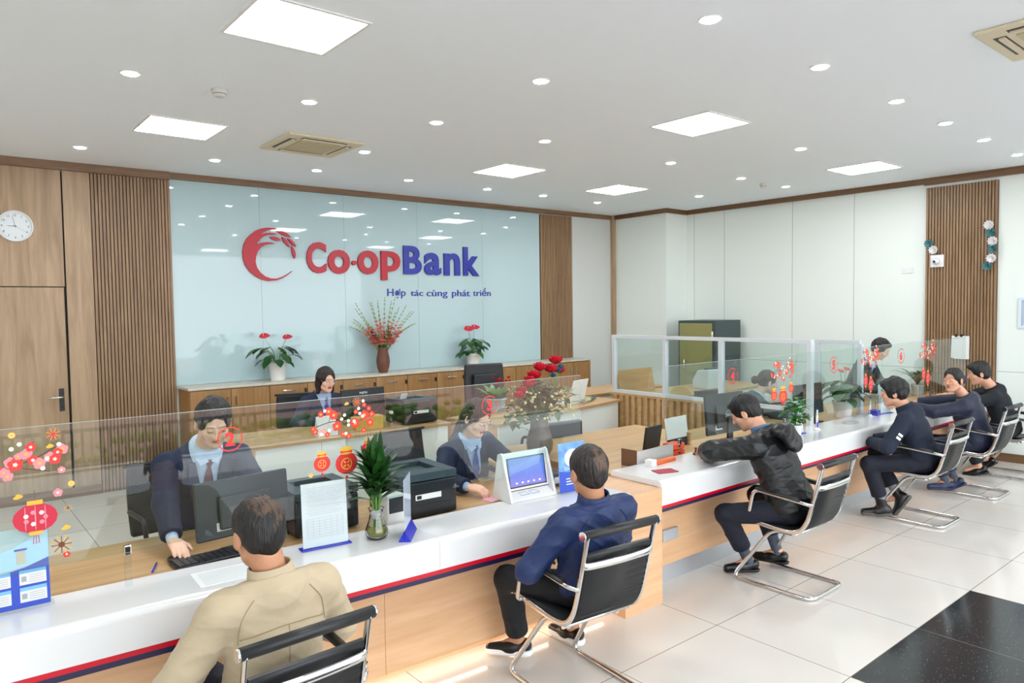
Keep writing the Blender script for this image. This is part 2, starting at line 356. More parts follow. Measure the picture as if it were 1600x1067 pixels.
def cassette(x, y, rz, lb):
    t = thing('air_conditioner', lb, 'air conditioner', (x,y,HC), rz, 'ceiling cassette air conditioners')
    MB().box((-.36,-.36,-.022),(.36,.36,0)).obj('fascia', M_acb, t, .01)
    b = MB(); b.box((-.19,-.19,-.032),(.19,.19,-.0225)); 
    for k in range(12): b.box((-.175+k*.0295,-.17,-.035),(-.165+k*.0295,.17,-.0322))
    b.obj('intake_grille', mat('cream_grille', '#c9bf9f', .6), t)
    for k in range(4):
        R = Matrix.Rotation(k*PI/2,4,'Z')
        s_ = MB().box((-.21,.235,-.0235),(.21,.30,-.0222),M=R).obj('air_slot', M_black, t)
        MB().box((-.20,.245,-.034),(.20,.275,-.0236),M=R).obj('louvre', M_acb, s_)
cassette(2.86,6.33,0,'cream square cassette air conditioner in the ceiling left of centre')
cassette(5.06,1.16,0,'cream cassette air conditioner cut off by the top right corner')
t = thing('smoke_detector','round white smoke detector on the ceiling between the two left light panels','smoke detector',(1.66,5.15,HC))
MB().lathe([(.028,-.05),(.04,-.045),(.043,-.028),(.052,-.024),(.055,0)],n=24).obj('housing', mat('detector_white','#d5d6d0',.5), t)
MB().lathe([(.030,-.034),(.0435,-.033),(.0435,-.030),(.030,-.029)],n=24).obj('vent_band', M_dgrey, t)
t = thing('smoke_detector','small round sensor on the ceiling near the right wall, between two downlights','smoke detector',(8.34,5.02,HC))
MB().lathe([(.028,-.05),(.04,-.045),(.043,-.028),(.052,-.024),(.055,0)],n=24).obj('housing', MATS['detector_white'], t)
MB().lathe([(.030,-.034),(.0435,-.033),(.0435,-.030),(.030,-.029)],n=24).obj('vent_band', M_dgrey, t)

# ---- wall clock
ck = thing('wall_clock','round white wall clock reading nine o clock on the walnut wall','clock', bw(.75,.03,2.75), 0)
MC = Matrix.Rotation(-PI/2-.0,4,'X') @ Matrix.Identity(4)
MCk = Matrix.Rotation(-.026,4,'Z') @ Matrix.Rotation(PI/2,4,'X')     # local z -> -Y (out of the wall)
MB().lathe([(.150,0),(.152,.02),(.146,.034),(.138,.034),(.136,.022)],n=48,M=MCk,cap=False).obj('rim', mat('clock_white','#eceeee',.3), ck)
MB().lathe([(.001,.018),(.138,.018)],n=48,M=MCk,cap=False).obj('dial', mat('dial_white','#dfe6ea',.4), ck)
bb = MB()
for k in range(12):
    a = PI/2-(k+1)*PI/6; n_ = text_mb(str(k+1), .021, .0012); w_ = max(v[0] for v in n_.v)
    bb = join(bb, moved(n_, Matrix.Translation((.108*math.cos(a)-w_/2, -.0195, .108*math.sin(a)-.0105))))
    for q in range(5):
        aa = a-q*PI/30; r0 = .124 if q else .122
        bb.tube([(r0*math.cos(aa),-.0188,r0*math.sin(aa)),(.130*math.cos(aa),-.0188,r0/r0*.130*math.sin(aa))],.0006,4)
moved(bb, Matrix.Rotation(-.026,4,'Z')).obj('numerals', M_black, ck)
moved(MB().prism([(-.012,-.003),(.062,-.0015),(.062,.0015),(-.012,.003)],.021,.022,M=Matrix.Rotation(PI/2,4,'X') @ Matrix.Rotation(PI*1.0,4,'Z')), Matrix.Rotation(-.026,4,'Z')).obj('hour_hand', M_black, ck)
moved(MB().prism([(-.015,-.002),(.098,-.001),(.098,.001),(-.015,.002)],.0225,.0235,M=Matrix.Rotation(PI/2,4,'X') @ Matrix.Rotation(PI*.57,4,'Z')), Matrix.Rotation(-.026,4,'Z')).obj('minute_hand', M_black, ck)
moved(MB().prism([(-.02,-.0008),(.10,-.0005),(.10,.0005),(-.02,.0008)],.024,.0245,M=Matrix.Rotation(PI/2,4,'X') @ Matrix.Rotation(-.55,4,'Z')), Matrix.Rotation(-.026,4,'Z')).obj('second_hand', M_dgrey, ck)

# ---- bank lettering
M_sred = mat('sign_red','#b00a26',.35); M_sblue = mat('sign_blue','#1f2a98',.35)
sg = thing('bank_sign','large red and blue raised bank lettering with a crescent rice-ear emblem','sign', bw(4.6,.014,2.03))
MS = Matrix.Translation(-bw(4.6,.014,2.03)) @ MBW
def wallpoly(pts, d0, d1): 
    n = len(pts); vs = [MS @ Vector((x,d,z)) for d in (d0,d1) for x,z in pts]
    b = MB(); b.add(vs, [tuple(range(n)), tuple(range(2*n-1,n-1,-1))]+[(i,n+i,n+(i+1)%n,(i+1)%n) for i in range(n)]); return b
EMB = [[3.515,2.373],[3.454,2.321],[3.386,2.28],[3.312,2.254],[3.225,2.247],[3.147,2.262],[3.07,2.3],[3.002,2.358],[2.956,2.427],[2.934,2.504],[2.93,2.587],[2.946,2.671],[2.979,2.736],[3.029,2.79],[3.094,2.84],[3.158,2.868],[3.23,2.881],[3.302,2.881],[3.348,2.868],[3.301,2.867],[3.236,2.851],[3.178,2.823],[3.134,2.789],[3.113,2.772],[3.149,2.799],[3.206,2.815],[3.271,2.821],[3.314,2.818],[3.347,2.809],[3.299,2.804],[3.234,2.796],[3.176,2.772],[3.133,2.736],[3.1,2.692],[3.083,2.663],[3.11,2.682],[3.16,2.7],[3.217,2.709],[3.268,2.707],[3.311,2.696],[3.253,2.69],[3.195,2.675],[3.144,2.645],[3.108,2.601],[3.081,2.536],[3.074,2.466],[3.091,2.403],[3.128,2.347],[3.184,2.302],[3.255,2.278],[3.327,2.277],[3.401,2.302],[3.461,2.335]]
LEAVES = [[[3.344,2.845],[3.403,2.848],[3.461,2.828],[3.501,2.794],[3.512,2.78],[3.46,2.786],[3.409,2.803],[3.373,2.823]],[[3.251,2.772],[3.291,2.781],[3.342,2.773],[3.378,2.751],[3.388,2.737],[3.341,2.728],[3.297,2.737],[3.269,2.753]],[[3.398,2.781],[3.437,2.765],[3.469,2.723],[3.49,2.681],[3.495,2.661],[3.457,2.683],[3.425,2.721],[3.406,2.756]],[[3.47,2.765],[3.511,2.754],[3.547,2.72],[3.569,2.684],[3.573,2.67],[3.531,2.686],[3.502,2.717],[3.481,2.745]],[[3.515,2.676],[3.541,2.647],[3.56,2.604],[3.564,2.56],[3.551,2.523],[3.531,2.559],[3.518,2.609],[3.512,2.653]]]
em = wallpoly(EMB,.014,.044).obj('emblem', M_sred, sg)
for l in LEAVES: wallpoly(l,.014,.044).obj('grain_leaf', M_sred, em)
MST = MS @ Matrix.Translation((0,.014,0)) @ Matrix.Diagonal((1,-1,1,1))
def letter(ch, x0, z0, x1, z1, m, off=.012, nm='letter', th=.03):
    b = text_mb(ch, z1-z0, th, off, x1-x0)
    y = max(v[1] for v in b.v); b.v = [(v[0]+x0, v[1]-y, v[2]+z0) for v in b.v]
    moved(b, MST).obj(nm, m, sg)
for ch, x0, z1, x1, z0, m in (('C',3.705,2.739,3.96,2.351,M_sred),('o',3.981,2.654,4.28,2.349,M_sred),('o',4.386,2.66,4.684,2.351,M_sred),('p',4.722,2.663,5.011,2.277,M_sred),
    ('B',5.062,2.748,5.344,2.363,M_sblue),('a',5.389,2.666,5.659,2.358,M_sblue),('n',5.709,2.672,5.979,2.358,M_sblue),('k',6.04,2.77,6.313,2.358,M_sblue)):
    letter(ch, x0, z0, x1, z1, m, .03)
MB().lathe([(.031,0),(.031,.03)],n=24,M=MS @ Matrix.Translation((4.337,.014,2.494)) @ Matrix.Rotation(-PI/2,4,'X')).obj('hyphen_dot', M_sred, sg)
for wd_, x0, z1, x1, z0 in (('Hợp',4.816,2.165,5.092,2.034),('tác',5.172,2.147,5.369,2.068),('cùng',5.426,2.152,5.768,2.034),('phát',5.845,2.154,6.154,2.034),('triển',6.21,2.185,6.528,2.066)):
    letter(wd_, x0, z0, x1, z1, M_sblue, 0, 'slogan_word', .01)

# ---- right wall bits
M_petal = mat('paper_flower_white','#eceaea',.7); M_teal = mat('paper_flower_teal','#5d8f92',.7)
cam_lb = ['upper left, directly above the white one near the camera','right below the teal flower near the camera','topmost of the right column','second from the top of the right column','third from the top of the right column','fourth from the top of the right column','fifth from the top of the right column','lowest of the right column']
for k, (y, z, m) in enumerate(((3.57,2.61,1),(3.52,2.53,0),(2.93,2.78,0),(2.91,2.69,1),(2.89,2.59,0),(2.89,2.5,1),(2.90,2.39,0),(2.94,2.3,1))):
    t = thing('paper_flower', '%s paper flower on slats, %s' % (('white','teal')[m], cam_lb[k]), 'flower', (rwx(y)-.036, y, z), 0, 'paper flowers on the slatted wall')
    for ring in range(3):
        b = MB(); n_ = (10,8,6)[ring]
        for q in range(n_):
            a = 2*PI*q/n_+ring*.3; d = Vector((-.28-.35*ring, math.cos(a), math.sin(a)))
            b.leaf((-.004*ring,0,0), d, (-1,0,0), (.072,.056,.036)[ring], (.040,.033,.025)[ring], -.5, 4)
        b.obj('petal_ring', (M_petal,M_teal)[m], t)
t = thing('security_camera','white dome security camera on the slatted right wall below two paper flowers','camera',(rwx(3.48)-.034,3.48,2.39))
MB().box((-.02,-.075,-.075),(0,.075,.075)).obj('back_box', mat('camera_white','#e4e6e8',.4), t, .004)
MB().ball((-.045,.0,0),.042,16,M=Matrix.Identity(4)).obj('camera_head', MATS['camera_white'], t)
MB().ball((-.078,.008,-.008),.016,12).obj('lens', M_black, t)
t = thing('switch_plate','small white double switch plate high on the white wall left of the slats','switch',(rwx(3.84),3.84,2.29))
MB().box((-.01,-.07,-.035),(0,.07,.035)).obj('plate', mat('switch_white','#dfe2e2',.4), t, .003)
for s_ in (-.033,.033): MB().box((-.014,s_-.022,-.02),(-.0101,s_+.022,.02)).obj('rocker', MATS['switch_white'], t, .002)
t = thing('picture_frame','pale framed notice on the right wall cut off by the right edge','picture frame',(rwx(2.45),2.45,1.745))
b = MB()
for lo, hi in (((-.02,-.19,-.175),(0,.19,-.145)),((-.02,-.19,.145),(0,.19,.175)),((-.02,-.19,-.145),(0,-.16,.145)),((-.02,.16,-.145),(0,.19,.145))): b.box(lo,hi)
b.obj('frame', mat('pale_frame','#d3dde8',.4), t); MB().box((-.008,-.16,-.145),(-.002,.16,.145)).obj('sheet', mat('sheet_blue_grey','#a9b6c6',.5), t)

# ================================================================= BACK CABINETS
M_top = mat('cabinet_top_stone', '#c6c2b4', .35, var=.08, vscale=12)
def cabinet(x0, x1, lb, doors, top=False):
    """doors: 'D' pair of doors, 'F' one file drawer with a lock"""
    t = thing('storage_cabinet', lb, 'cabinet', bw((x0+x1)/2, .2, 0), 0, 'low wood cabinets along the back wall')
    M = Matrix.Translation(-bw((x0+x1)/2, .2, 0)) @ MBW
    flip(join(MB().box((x0+.002,.035,.06),(x1-.002,.41,1.04),M=M), MB().box((x0+.01,.05,0),(x1-.01,.38,.06),M=M))).obj('body', M_cab, t)
    n = len(doors); w = (x1-x0)/n
    for i, c in enumerate(doors):
        a, bb_ = x0+i*w, x0+(i+1)*w
        d = flip(MB().box((a+.004,.412,.07),(bb_-.004,.43,1.03),M=M)).obj('drawer_front' if c == 'F' else 'door', M_cab, t)
        if c == 'F':
            xm = (a+bb_)/2
            flip(MB().box((xm-.075,.432,.955),(xm+.075,.452,.972),M=M)).obj('handle', M_chrome, d, .005)
            flip(MB().box((bb_-.035,.431,.925),(bb_-.015,.447,.975),M=M)).obj('lock', M_black, d)
        else:
            xm = bb_-.045 if c == 'L' else a+.045
            flip(MB().box((xm-.007,.432,.84),(xm+.007,.455,.955),M=M)).obj('handle', M_chrome, d, .005)
cabinet(2.18, 3.04, 'wood cabinet with two doors at the left end of the back wall row', 'LR')
cabinet(3.04, 3.94, 'wood cabinet with two lockable drawers left of the seated manager', 'FF')
cabinet(3.94, 4.84, 'wood cabinet with drawers behind the manager, under the gladiolus vase', 'FF')
cabinet(4.84, 5.74, 'wood cabinet with lockable drawers to the right of the brown gladiolus vase', 'FF')
cabinet(5.74, 6.64, 'wood cabinet with paired doors left of the tall leather chair', 'LR')
cabinet(6.64, 8.15, 'wood cabinet at the right end of the back wall row', 'LRLR')
ct = flip(MB().box((2.165,.032,1.042),(8.16,.435,1.068),M=Matrix.Translation(-bw(5,.2,1.042)) @ MBW)).obj('stone_worktop', M_top, None, .003, loc=bw(5,.2,1.042))
tag(ct, 'long pale stone top running over the low wood cabinets', 'worktop')

# ================================================================= COUNTERS
ZT = .775
def slab_profile(w, hfront, r=.03, th=.035):
    """section (y, z) of a waterfall slab: top of width w and a hanging front"""
    pts = [(w,0),(w,-th),(th,-th),(th,-hfront),(0,-hfront),(0,-r)]
    for k in range(1,6): a = PI-(k/6)*PI/2; pts.append((r+r*math.cos(a), -r+r*math.sin(a)))
    pts.append((r,0)); return pts
def extr_x(pts, x0, x1, M=None, smooth=False):
    """(y,z) section extruded along x"""
    Q = Matrix(((0,0,1,0),(1,0,0,0),(0,1,0,0),(0,0,0,1)))
    return MB().prism(pts, x0, x1, M=(M @ Q) if M else Q, smooth=smooth)
def shear(k): return Matrix(((1,0,0,0),(k,1,0,0),(0,0,1,0),(0,0,0,1)))
# left counter (turned slightly)
KL = -.055; YL = 2.955
ML = Matrix.Translation((0,YL,ZT)) @ shear(KL)
ctl = thing('service_counter','long white and oak teller counter on the left with red and navy stripe','counter',(1.2,YL,0))
ML0 = Matrix.Translation((-1.2,-YL,0)) @ ML
for x0, x1 in ((-1.2,1.885),(1.887,3.20)):
    extr_x(slab_profile(.355,.150), x0, x1, ML0).obj('white_top', M_gloss, ctl)
MB().box((-1.2,.002,-.172),(3.2,.03,-.1505),M=ML0).obj('red_stripe', M_red, ctl)
MB().box((-1.2,.004,-.196),(3.2,.03,-.1725),M=ML0).obj('navy_stripe', M_navy, ctl)
for x0, x1 in ((-1.2,1.69),(1.692,3.2)):
    MB().box((x0,.19,.09-ZT),(x1,.215,-.07),M=ML0).obj('oak_panel', M_oak, ctl)
MB().box((-1.2,.32,.0-ZT),(3.2,.345,.09-ZT),M=ML0).obj('plinth', M_oak, ctl)
MB().box((-1.2,.03,-.07),(3.2,.19,-.06),M=ML0).obj('underside', M_oak, ctl)
MB().box((-1.2,.225,.08-ZT),(3.19,.245,.09-ZT),M=ML0).obj('light_strip', mat('warm_led',(1,.80,.62),.5,emit=5), ctl)
MB().box((-1.2,.355,-.035),(3.2,1.0,-.022),M=ML0).obj('desk_top', M_desk, ctl)
for x in (-1.15,1.88,3.1): MB().box((x,.38,-.774),(x+.03,.98,-.036),M=ML0).obj('support_panel', M_oak, ctl)
# oak block between the two counters
blk = thing('counter_block','square oak end block between the left and right counters','counter block',(3.38,3.2,0))
MB().box((-.175,-.36,0),(.175,.36,.738)).obj('body', M_oak, blk)
# right counter
YR = 2.845
MR_ = Matrix.Translation((-6.5,-YR,0)) @ Matrix.Translation((0,YR,ZT))
ctr = thing('service_counter','long white and oak teller counter on the right running to the wall','counter',(6.5,YR,0))
for x0, x1 in ((3.557,6.3),(6.302,9.55)): extr_x(slab_profile(.43,.155), x0, x1, MR_).obj('white_top', M_gloss, ctr)
MB().box((3.557,.002,-.176),(9.55,.03,-.1555),M=MR_).obj('red_stripe', M_red, ctr)
MB().box((3.557,.004,-.198),(9.55,.03,-.1765),M=MR_).obj('navy_stripe', M_navy, ctr)
for x0, x1 in ((3.57,5.2),(5.202,6.9),(6.902,9.55)): MB().box((x0,.19,.125-ZT),(x1,.215,-.07),M=MR_).obj('oak_panel', M_oak, ctr)
MB().box((3.56,.205,.0-ZT),(9.55,.235,.125-ZT),M=MR_).obj('plinth', M_alu, ctr)
MB().box((3.557,.03,-.07),(9.55,.19,-.06),M=MR_).obj('underside', M_oak, ctr)
MB().box((3.557,.43,-.035),(9.55,1.12,-.022),M=MR_).obj('desk_top', M_desk, ctr)
for x in (3.6,6.9,9.5): MB().box((x,.45,-.774),(x+.03,1.10,-.036),M=MR_).obj('support_panel', M_oak, ctr)
MB().box((3.78,.165,-.48),(3.94,.19,-.40),M=MR_).obj('foot_plate', M_alu, ctr, .004)
MB().box((6.30,.165,-.48),(6.46,.19,-.40),M=MR_).obj('foot_plate', M_alu, ctr, .004)
# L-shaped return desk with the big vase
rd = thing('return_desk','wood desk return behind the oak block, holding the tall rose vase','desk',(4.25,4.28,0))
MB().box((-1.0,-.28,.712),(1.05,.28,.738)).obj('top', M_desk, rd, .003)
for x in (-.98,.99): MB().box((x,-.27,0),(x+.03,.27,.711)).obj('side_panel', M_desk, rd)
# rear desks
def rear_desk(name_lb, x0, y0, x1, y1, z, depth, oakend):
    L_ = math.hypot(x1-x0,y1-y0); a = math.atan2(y1-y0,x1-x0)
    t = thing('office_desk', name_lb, 'desk', (x0,y0,0), a)
    MB().box((-.02,-.03,z-.03),(L_+.02,depth,z)).obj('top', M_desk, t, .003)
    MB().box((oakend,0,.0),(L_,.02,z-.031)).obj('modesty_panel', mat('white_laminate','#e4e7e2',.35), t)
    if oakend: MB().box((0,-.004,0),(oakend,.02,z-.031)).obj('side_panel', M_oak, t)
    MB().box((L_-.03,.021,0),(L_,depth-.02,z-.031)).obj('end_panel', M_oak, t); MB().box((0,.021,0),(.03,depth-.02,z-.031)).obj('end_panel', M_oak, t)
    return t
rear_desk('wood topped desk with white front where the manager sits', 1.75,5.72,3.86,5.66,.80,.72,.28)
rear_desk('long wood topped desk with white front below the blue and white flower pot', 4.07,5.13,6.16,5.55,.82,.66,.0)
# tall white glazed partition and slatted booth behind the black-jacketed customer
pt = thing('glazed_partition','pale aluminium glazed partition standing over slatted wood panelling','partition',(6.25,4.4,0))
b = MB(); b.box((-.03,-1.13,1.52),(.03,1.3,1.555)); b.box((-.03,-1.13,.885),(.03,1.3,.92)); b.obj('rail', M_aluw, pt)
for y, z0 in ((1.28,.92),(.54,.66),(-.17,.92),(-1.11,.7545)): MB().box((-.028,y-.022,z0),(.028,y+.022,1.52)).obj('post', M_aluw, pt)
for y0, y1 in ((.565,1.255),(-.145,.515),(-1.085,-.195)): MB().box((-.004,y0,.922),(.004,y1,1.518)).obj('pane', M_glass, pt)
b = MB(); b.box((-.02,-.42,0),(.0,1.3,.86)); b.box((-.04,-.42,.86),(.03,1.33,.884))
for k in range(19): b.box((-.048,-.41+k*.09,.30),(-.02,-.41+k*.09+.045,.858))
b.box((-.06,-.42,0),(-.02,1.3,.30))
b.obj('slatted_panel', M_desk, pt)
pt2 = thing('glazed_partition','second pale aluminium glass divider, right of the slatted booth by the leafy anthurium','partition',(7.25,3.55,0))
b = MB(); b.box((-.028,-.26,1.475),(.028,.2,1.51)); b.obj('rail', M_aluw, pt2)
for y in (-.26,.18): MB().box((-.028,y-.02,.754),(.028,y+.02,1.475)).obj('post', M_aluw, pt2)
MB().box((-.004,-.238,.76),(.004,.158,1.473)).obj('pane', M_glass, pt2)
# booth desks behind the partition
rear_desk('low wood desk standing behind the tellers of the right counter', 6.6,5.1,8.6,5.1,.84,.7,0)
rear_desk('pale wood desk in the booth behind the glazed partition', 6.15,6.2,7.8,6.2,.80,.6,0)
# safe
sf = thing('safe_cabinet','tall dark green steel safe with an olive door standing by the right wall','safe',(9.22,6.47,0))
M_safe = mat('safe_green','#3c4a4b',.45); M_olive = mat('safe_olive','#8d8a58',.4)
MB().box((-.30,-.33,.02),(.35,.33,1.66)).obj('body', M_safe, sf, .006)
MB().box((-.325,-.28,.06),(-.301,.29,1.62)).obj('door', M_olive, sf, .004)
for z in (.4,1.45): MB().tube([(-.335,-.30,z-.05),(-.335,-.30,z+.05)],.014,10).obj('hinge', M_acb, sf)
hb = MB().tube([(-.36,.18,.95),(-.36,.18,1.07)],.012,8); hb.tube([(-.33,.18,.95),(-.36,.18,.95)],.008,8); hb.tube([(-.33,.18,1.07),(-.36,.18,1.07)],.008,8); hb.obj('handle', M_chrome, sf)
wp = thing('glass_tint_panel','made-up pale panel imitating the glass tint behind the glazed partition','board',(6.6,5.62,.84))  # made-up panel, stands in for the tint of the screen glass
MB().box((-.33,-.012,0),(.30,.012,.30),M=Matrix.Rotation(-.2,4,'X')).obj('panel', M_desk, wp)

# ================================================================= GLASS SCREENS WITH STICKERS
M_dred = mat('sticker_red','#e0312e',.5); M_dpink = mat('sticker_pink','#ee8a94',.5); M_dgold = mat('sticker_gold','#e9b53a',.5); M_dwhite = mat('sticker_white','#f3efe6',.5); M_dbrown = mat('sticker_brown','#6d3a2a',.6)
M_dcrim = mat('sticker_crimson','#c91f3c',.5)
GY = 3.22; GK = -.025
def gy(x): return GY+GK*x
def screen(lb, x0, x1, z0, z1, clips):
    t = thing('glass_screen', lb, 'glass screen', ((x0+x1)/2, gy((x0+x1)/2), z0), math.atan(GK), 'clear glass screens along the counters')
    w = (x1-x0)/2-.001; MB().box((-w,-.004,0),(w,.004,z1-z0)).obj('pane', M_glass, t)
    MB().box((-w,-.0042,z1-z0),(w,.0042,z1-z0+.0015)).obj('top_edge', M_edge, t)
    for c in clips:
        cx = c-(x0+x1)/2
        q = MB().box((cx-.012,-.012,ZT-z0+.001),(cx+.012,.012,-.0005)).obj('standoff', M_acryl, t)
        MB().box((cx-.013,-.009,-.012),(cx+.013,.009,.028)).obj('clip', M_chrome, q, .003)
    return t, (x0+x1)/2, z0
def disc2(cx, cz, r, n=14, d=0): return MB().add([(cx+r*math.cos(2*PI*k/n), -.0052-d, cz+r*math.sin(2*PI*k/n)) for k in range(n)], [tuple(range(n))])
def ell2(cx, cz, rx, rz_, rot=0, n=16, d=0):
    return MB().add([(cx+rx*math.cos(2*PI*k/n)*math.cos(rot)-rz_*math.sin(2*PI*k/n)*math.sin(rot), -.0052-d, cz+rx*math.cos(2*PI*k/n)*math.sin(rot)+rz_*math.sin(2*PI*k/n)*math.cos(rot)) for k in range(n)], [tuple(range(n))])
def line2(p, q, w, d=0):
    p, q = Vector((p[0],0,p[1])), Vector((q[0],0,q[1])); u = (q-p).normalized(); n = Vector((-u.z,0,u.x))*w/2; o = Vector((0,-.0052-d,0))
    return MB().add([p-n+o,q-n+o,q+n+o,p+n+o], [(0,1,2,3)])
class Stick:
    """flat sticker art: list of (MB, material index)"""
    mats = None
    def __init__(s): s.b = MB(); s.d = 0
    def put(s, mb, mi): 
        n = len(s.b.v); s.d += .000004
        s.b.v += [(v[0], v[1]-s.d, v[2]) for v in mb.v]; s.b.f += [tuple(i+n for i in f) for f in mb.f]; s.b.mi += [mi]*len(mb.f); s.b.sm += [False]*len(mb.f)
    def blossom(s, x, z, r, m=0, c=3):
        for k in range(5): a = 2*PI*k/5+PI/2; s.put(disc2(x+.55*r*math.cos(a), z+.55*r*math.sin(a), .52*r, 10), m)
        s.put(disc2(x, z, .3*r, 8), c)
        for k in range(5): a = 2*PI*k/5; s.put(disc2(x+.4*r*math.cos(a), z+.4*r*math.sin(a), .07*r, 5), 2)
    def firework(s, x, z, r, m=0):
        for k in range(16): a = 2*PI*k/16; s.put(line2((x+.3*r*math.cos(a), z+.3*r*math.sin(a)), (x+r*math.cos(a), z+r*math.sin(a)), r*.08), (m,2)[k%2]); s.put(disc2(x+r*math.cos(a), z+r*math.sin(a), r*.06, 6), 2)
        s.put(disc2(x, z, r*.32, 10), m)
    def ingot(s, x, z, r): s.put(ell2(x, z, r, r*.45, .2), 2); s.put(ell2(x, z+.35*r, r*.5, r*.4, .2), 2)
    def coin(s, x, z, r): s.put(disc2(x, z, r), 2); s.put(disc2(x, z, r*.6), 3); s.put(disc2(x, z, r*.5), 2)
    def lantern(s, x, z, rx, rz_, m=0):
        s.put(line2((x, z+rz_*1.9), (x, z+rz_), .0015), 4); s.put(ell2(x, z, rx, rz_), m); s.put(MB().box((x-rx*.35,-.0052,z+rz_*.9),(x+rx*.35,-.0051,z+rz_*1.2)), 2)
        s.put(MB().box((x-rx*.3,-.0052,z-rz_*1.15),(x+rx*.3,-.0051,z-rz_*.9)), 2)
        for k in (-.55,0,.55): s.put(ell2(x+k*rx*.8, z, rx*.02+.0006, rz_*.85), 1)
        for k in range(7): a = 2*PI*k/7; s.put(disc2(x+rx*.45*math.cos(a), z+rz_*.4*math.sin(a), rx*.12, 6), 3 if k%2 else 1)
        for k in (-1,0,1): s.put(line2((x+k*rx*.1, z-rz_*1.15), (x+k*rx*.14, z-rz_*1.75), .0022), m)
    def pouch(s, x, z, r, m=0):
        s.put(line2((x, z+r*2.6), (x, z+r*1.2), .0012), 4)
        s.put(ell2(x, z, r, r*.92), m); s.put(ell2(x, z+r*.95, r*.55, r*.22), m); s.put(ell2(x, z+r*1.2, r*.62, r*.2), 2); s.put(ell2(x, z+r*.82, r*.5, r*.09), 2)
        s.put(disc2(x, z-.05*r, r*.5), 2); s.put(disc2(x, z-.05*r, r*.42), m)
        for k in range(4): a = PI/4+k*PI/2; s.put(line2((x+r*.12*math.cos(a), z-.05*r+r*.12*math.sin(a)), (x+r*.34*math.cos(a), z-.05*r+r*.34*math.sin(a)), r*.1), 2)
        s.put(line2((x, z-r*.95), (x, z-r*1.6), .003), m); s.put(disc2(x, z-r*1.2, r*.14), m)
    def obj(s, nm, t, cx, z0):
        s.b.v = [(v[0]-cx, v[1], v[2]-z0) for v in s.b.v]; return s.b.obj(nm, [M_dred,M_dpink,M_dgold,M_dwhite,M_dbrown,M_dcrim], t)
def branch(s, pts, w=.004):
    P = smooth_path([Vector((p[0],0,p[1])) for p in pts], 5)
    for a, b_ in zip(P, P[1:]): s.put(line2((a.x,a.z),(b_.x,b_.z), w), 4)
def number(t, cx, z0, x, z, ch, h=.062):
    s = MB(); r = h*.88; n = 40
    for k in range(n):
        if k in (3,4,22): continue
        a, a2 = 2*PI*k/n, 2*PI*(k+1)/n
        s.add([(r*math.cos(a),-.0054,r*math.sin(a)),(r*math.cos(a2),-.0054,r*math.sin(a2)),(r*.9*math.cos(a2),-.0054,r*.9*math.sin(a2)),(r*.9*math.cos(a),-.0054,r*.9*math.sin(a))],[(0,1,2,3)])
    d = text_mb(ch, h, .0004, .05); w = max(v[0] for v in d.v)
    s = join(s, moved(d, Matrix.Translation((-w/2,-.0054,-h/2))))
    moved(s, Matrix.Translation((x-cx,0,z-z0))).obj('number_sticker', M_dred, t)
Z0, Z1 = .915, 1.46
tA, cA, zA = screen('clear glass screen at the far left with blossom, lantern and number two stickers', -.9, 1.70, Z0, Z1, (.61,))
number(tA, cA, zA, 1.025, 1.325, '2')
s = Stick()
branch(s, [(.17,1.31),(.24,1.32),(.31,1.34),(.37,1.37),(.41,1.385)]); branch(s, [(.24,1.32),(.30,1.30),(.36,1.285)],.003); branch(s, [(.26,1.33),(.29,1.37),(.31,1.405)],.003)
for x, z, r, m in ((.19,1.31,.022,0),(.215,1.30,.018,1),(.235,1.335,.02,1),(.25,1.325,.024,0),(.225,1.285,.018,1),(.285,1.36,.02,1),(.30,1.385,.017,0),(.305,1.335,.018,0),(.325,1.32,.021,1),(.36,1.34,.019,1),(.375,1.33,.02,0),(.40,1.365,.02,1),(.385,1.355,.016,0),(.26,1.355,.013,1)): s.blossom(x, z, r, (0,1)[m], (3,2)[m])
for x, z in ((.24,1.385),(.265,1.40),(.39,1.385),(.335,1.30),(.35,1.335)): s.put(disc2(x,z,.008),3)
s.obj('blossom_sticker', tA, cA, zA)
s = Stick(); s.lantern(.305,1.115,.072,.056,5); s.obj('lantern_sticker', tA, cA, zA)
def each(items, t, c, z0):
    for nm, f in items: s = Stick(); f(s); s.obj(nm, t, c, z0)
each([('coin_sticker',lambda s: s.coin(.243,1.436,.012)),('coin_sticker',lambda s: s.coin(.425,1.227,.012)),('ingot_sticker',lambda s: s.ingot(.361,1.38,.013)),('ingot_sticker',lambda s: s.ingot(.254,1.202,.016)),('ingot_sticker',lambda s: s.ingot(.402,1.058,.016)),
    ('plum_flower_sticker',lambda s: s.blossom(.38,1.199,.016,1,3)),('plum_flower_sticker',lambda s: s.blossom(.395,1.285,.013,1,3)),('plum_flower_sticker',lambda s: s.blossom(.17,1.24,.012,0,3)),('plum_flower_sticker',lambda s: s.blossom(.40,.955,.012,0,3)),
    ('firework_sticker',lambda s: s.firework(.373,1.425,.024)),('firework_sticker',lambda s: s.firework(.411,1.134,.013,4)),('firework_sticker',lambda s: s.firework(.385,.996,.036,4))], tA, cA, zA)
tB, cB, zB = screen('clear glass screen before the bespectacled teller with pouch and number three stickers', 1.702, 3.14, Z0, Z1, (1.9,3.05))
number(tB, cB, zB, 2.436, 1.34, '3')
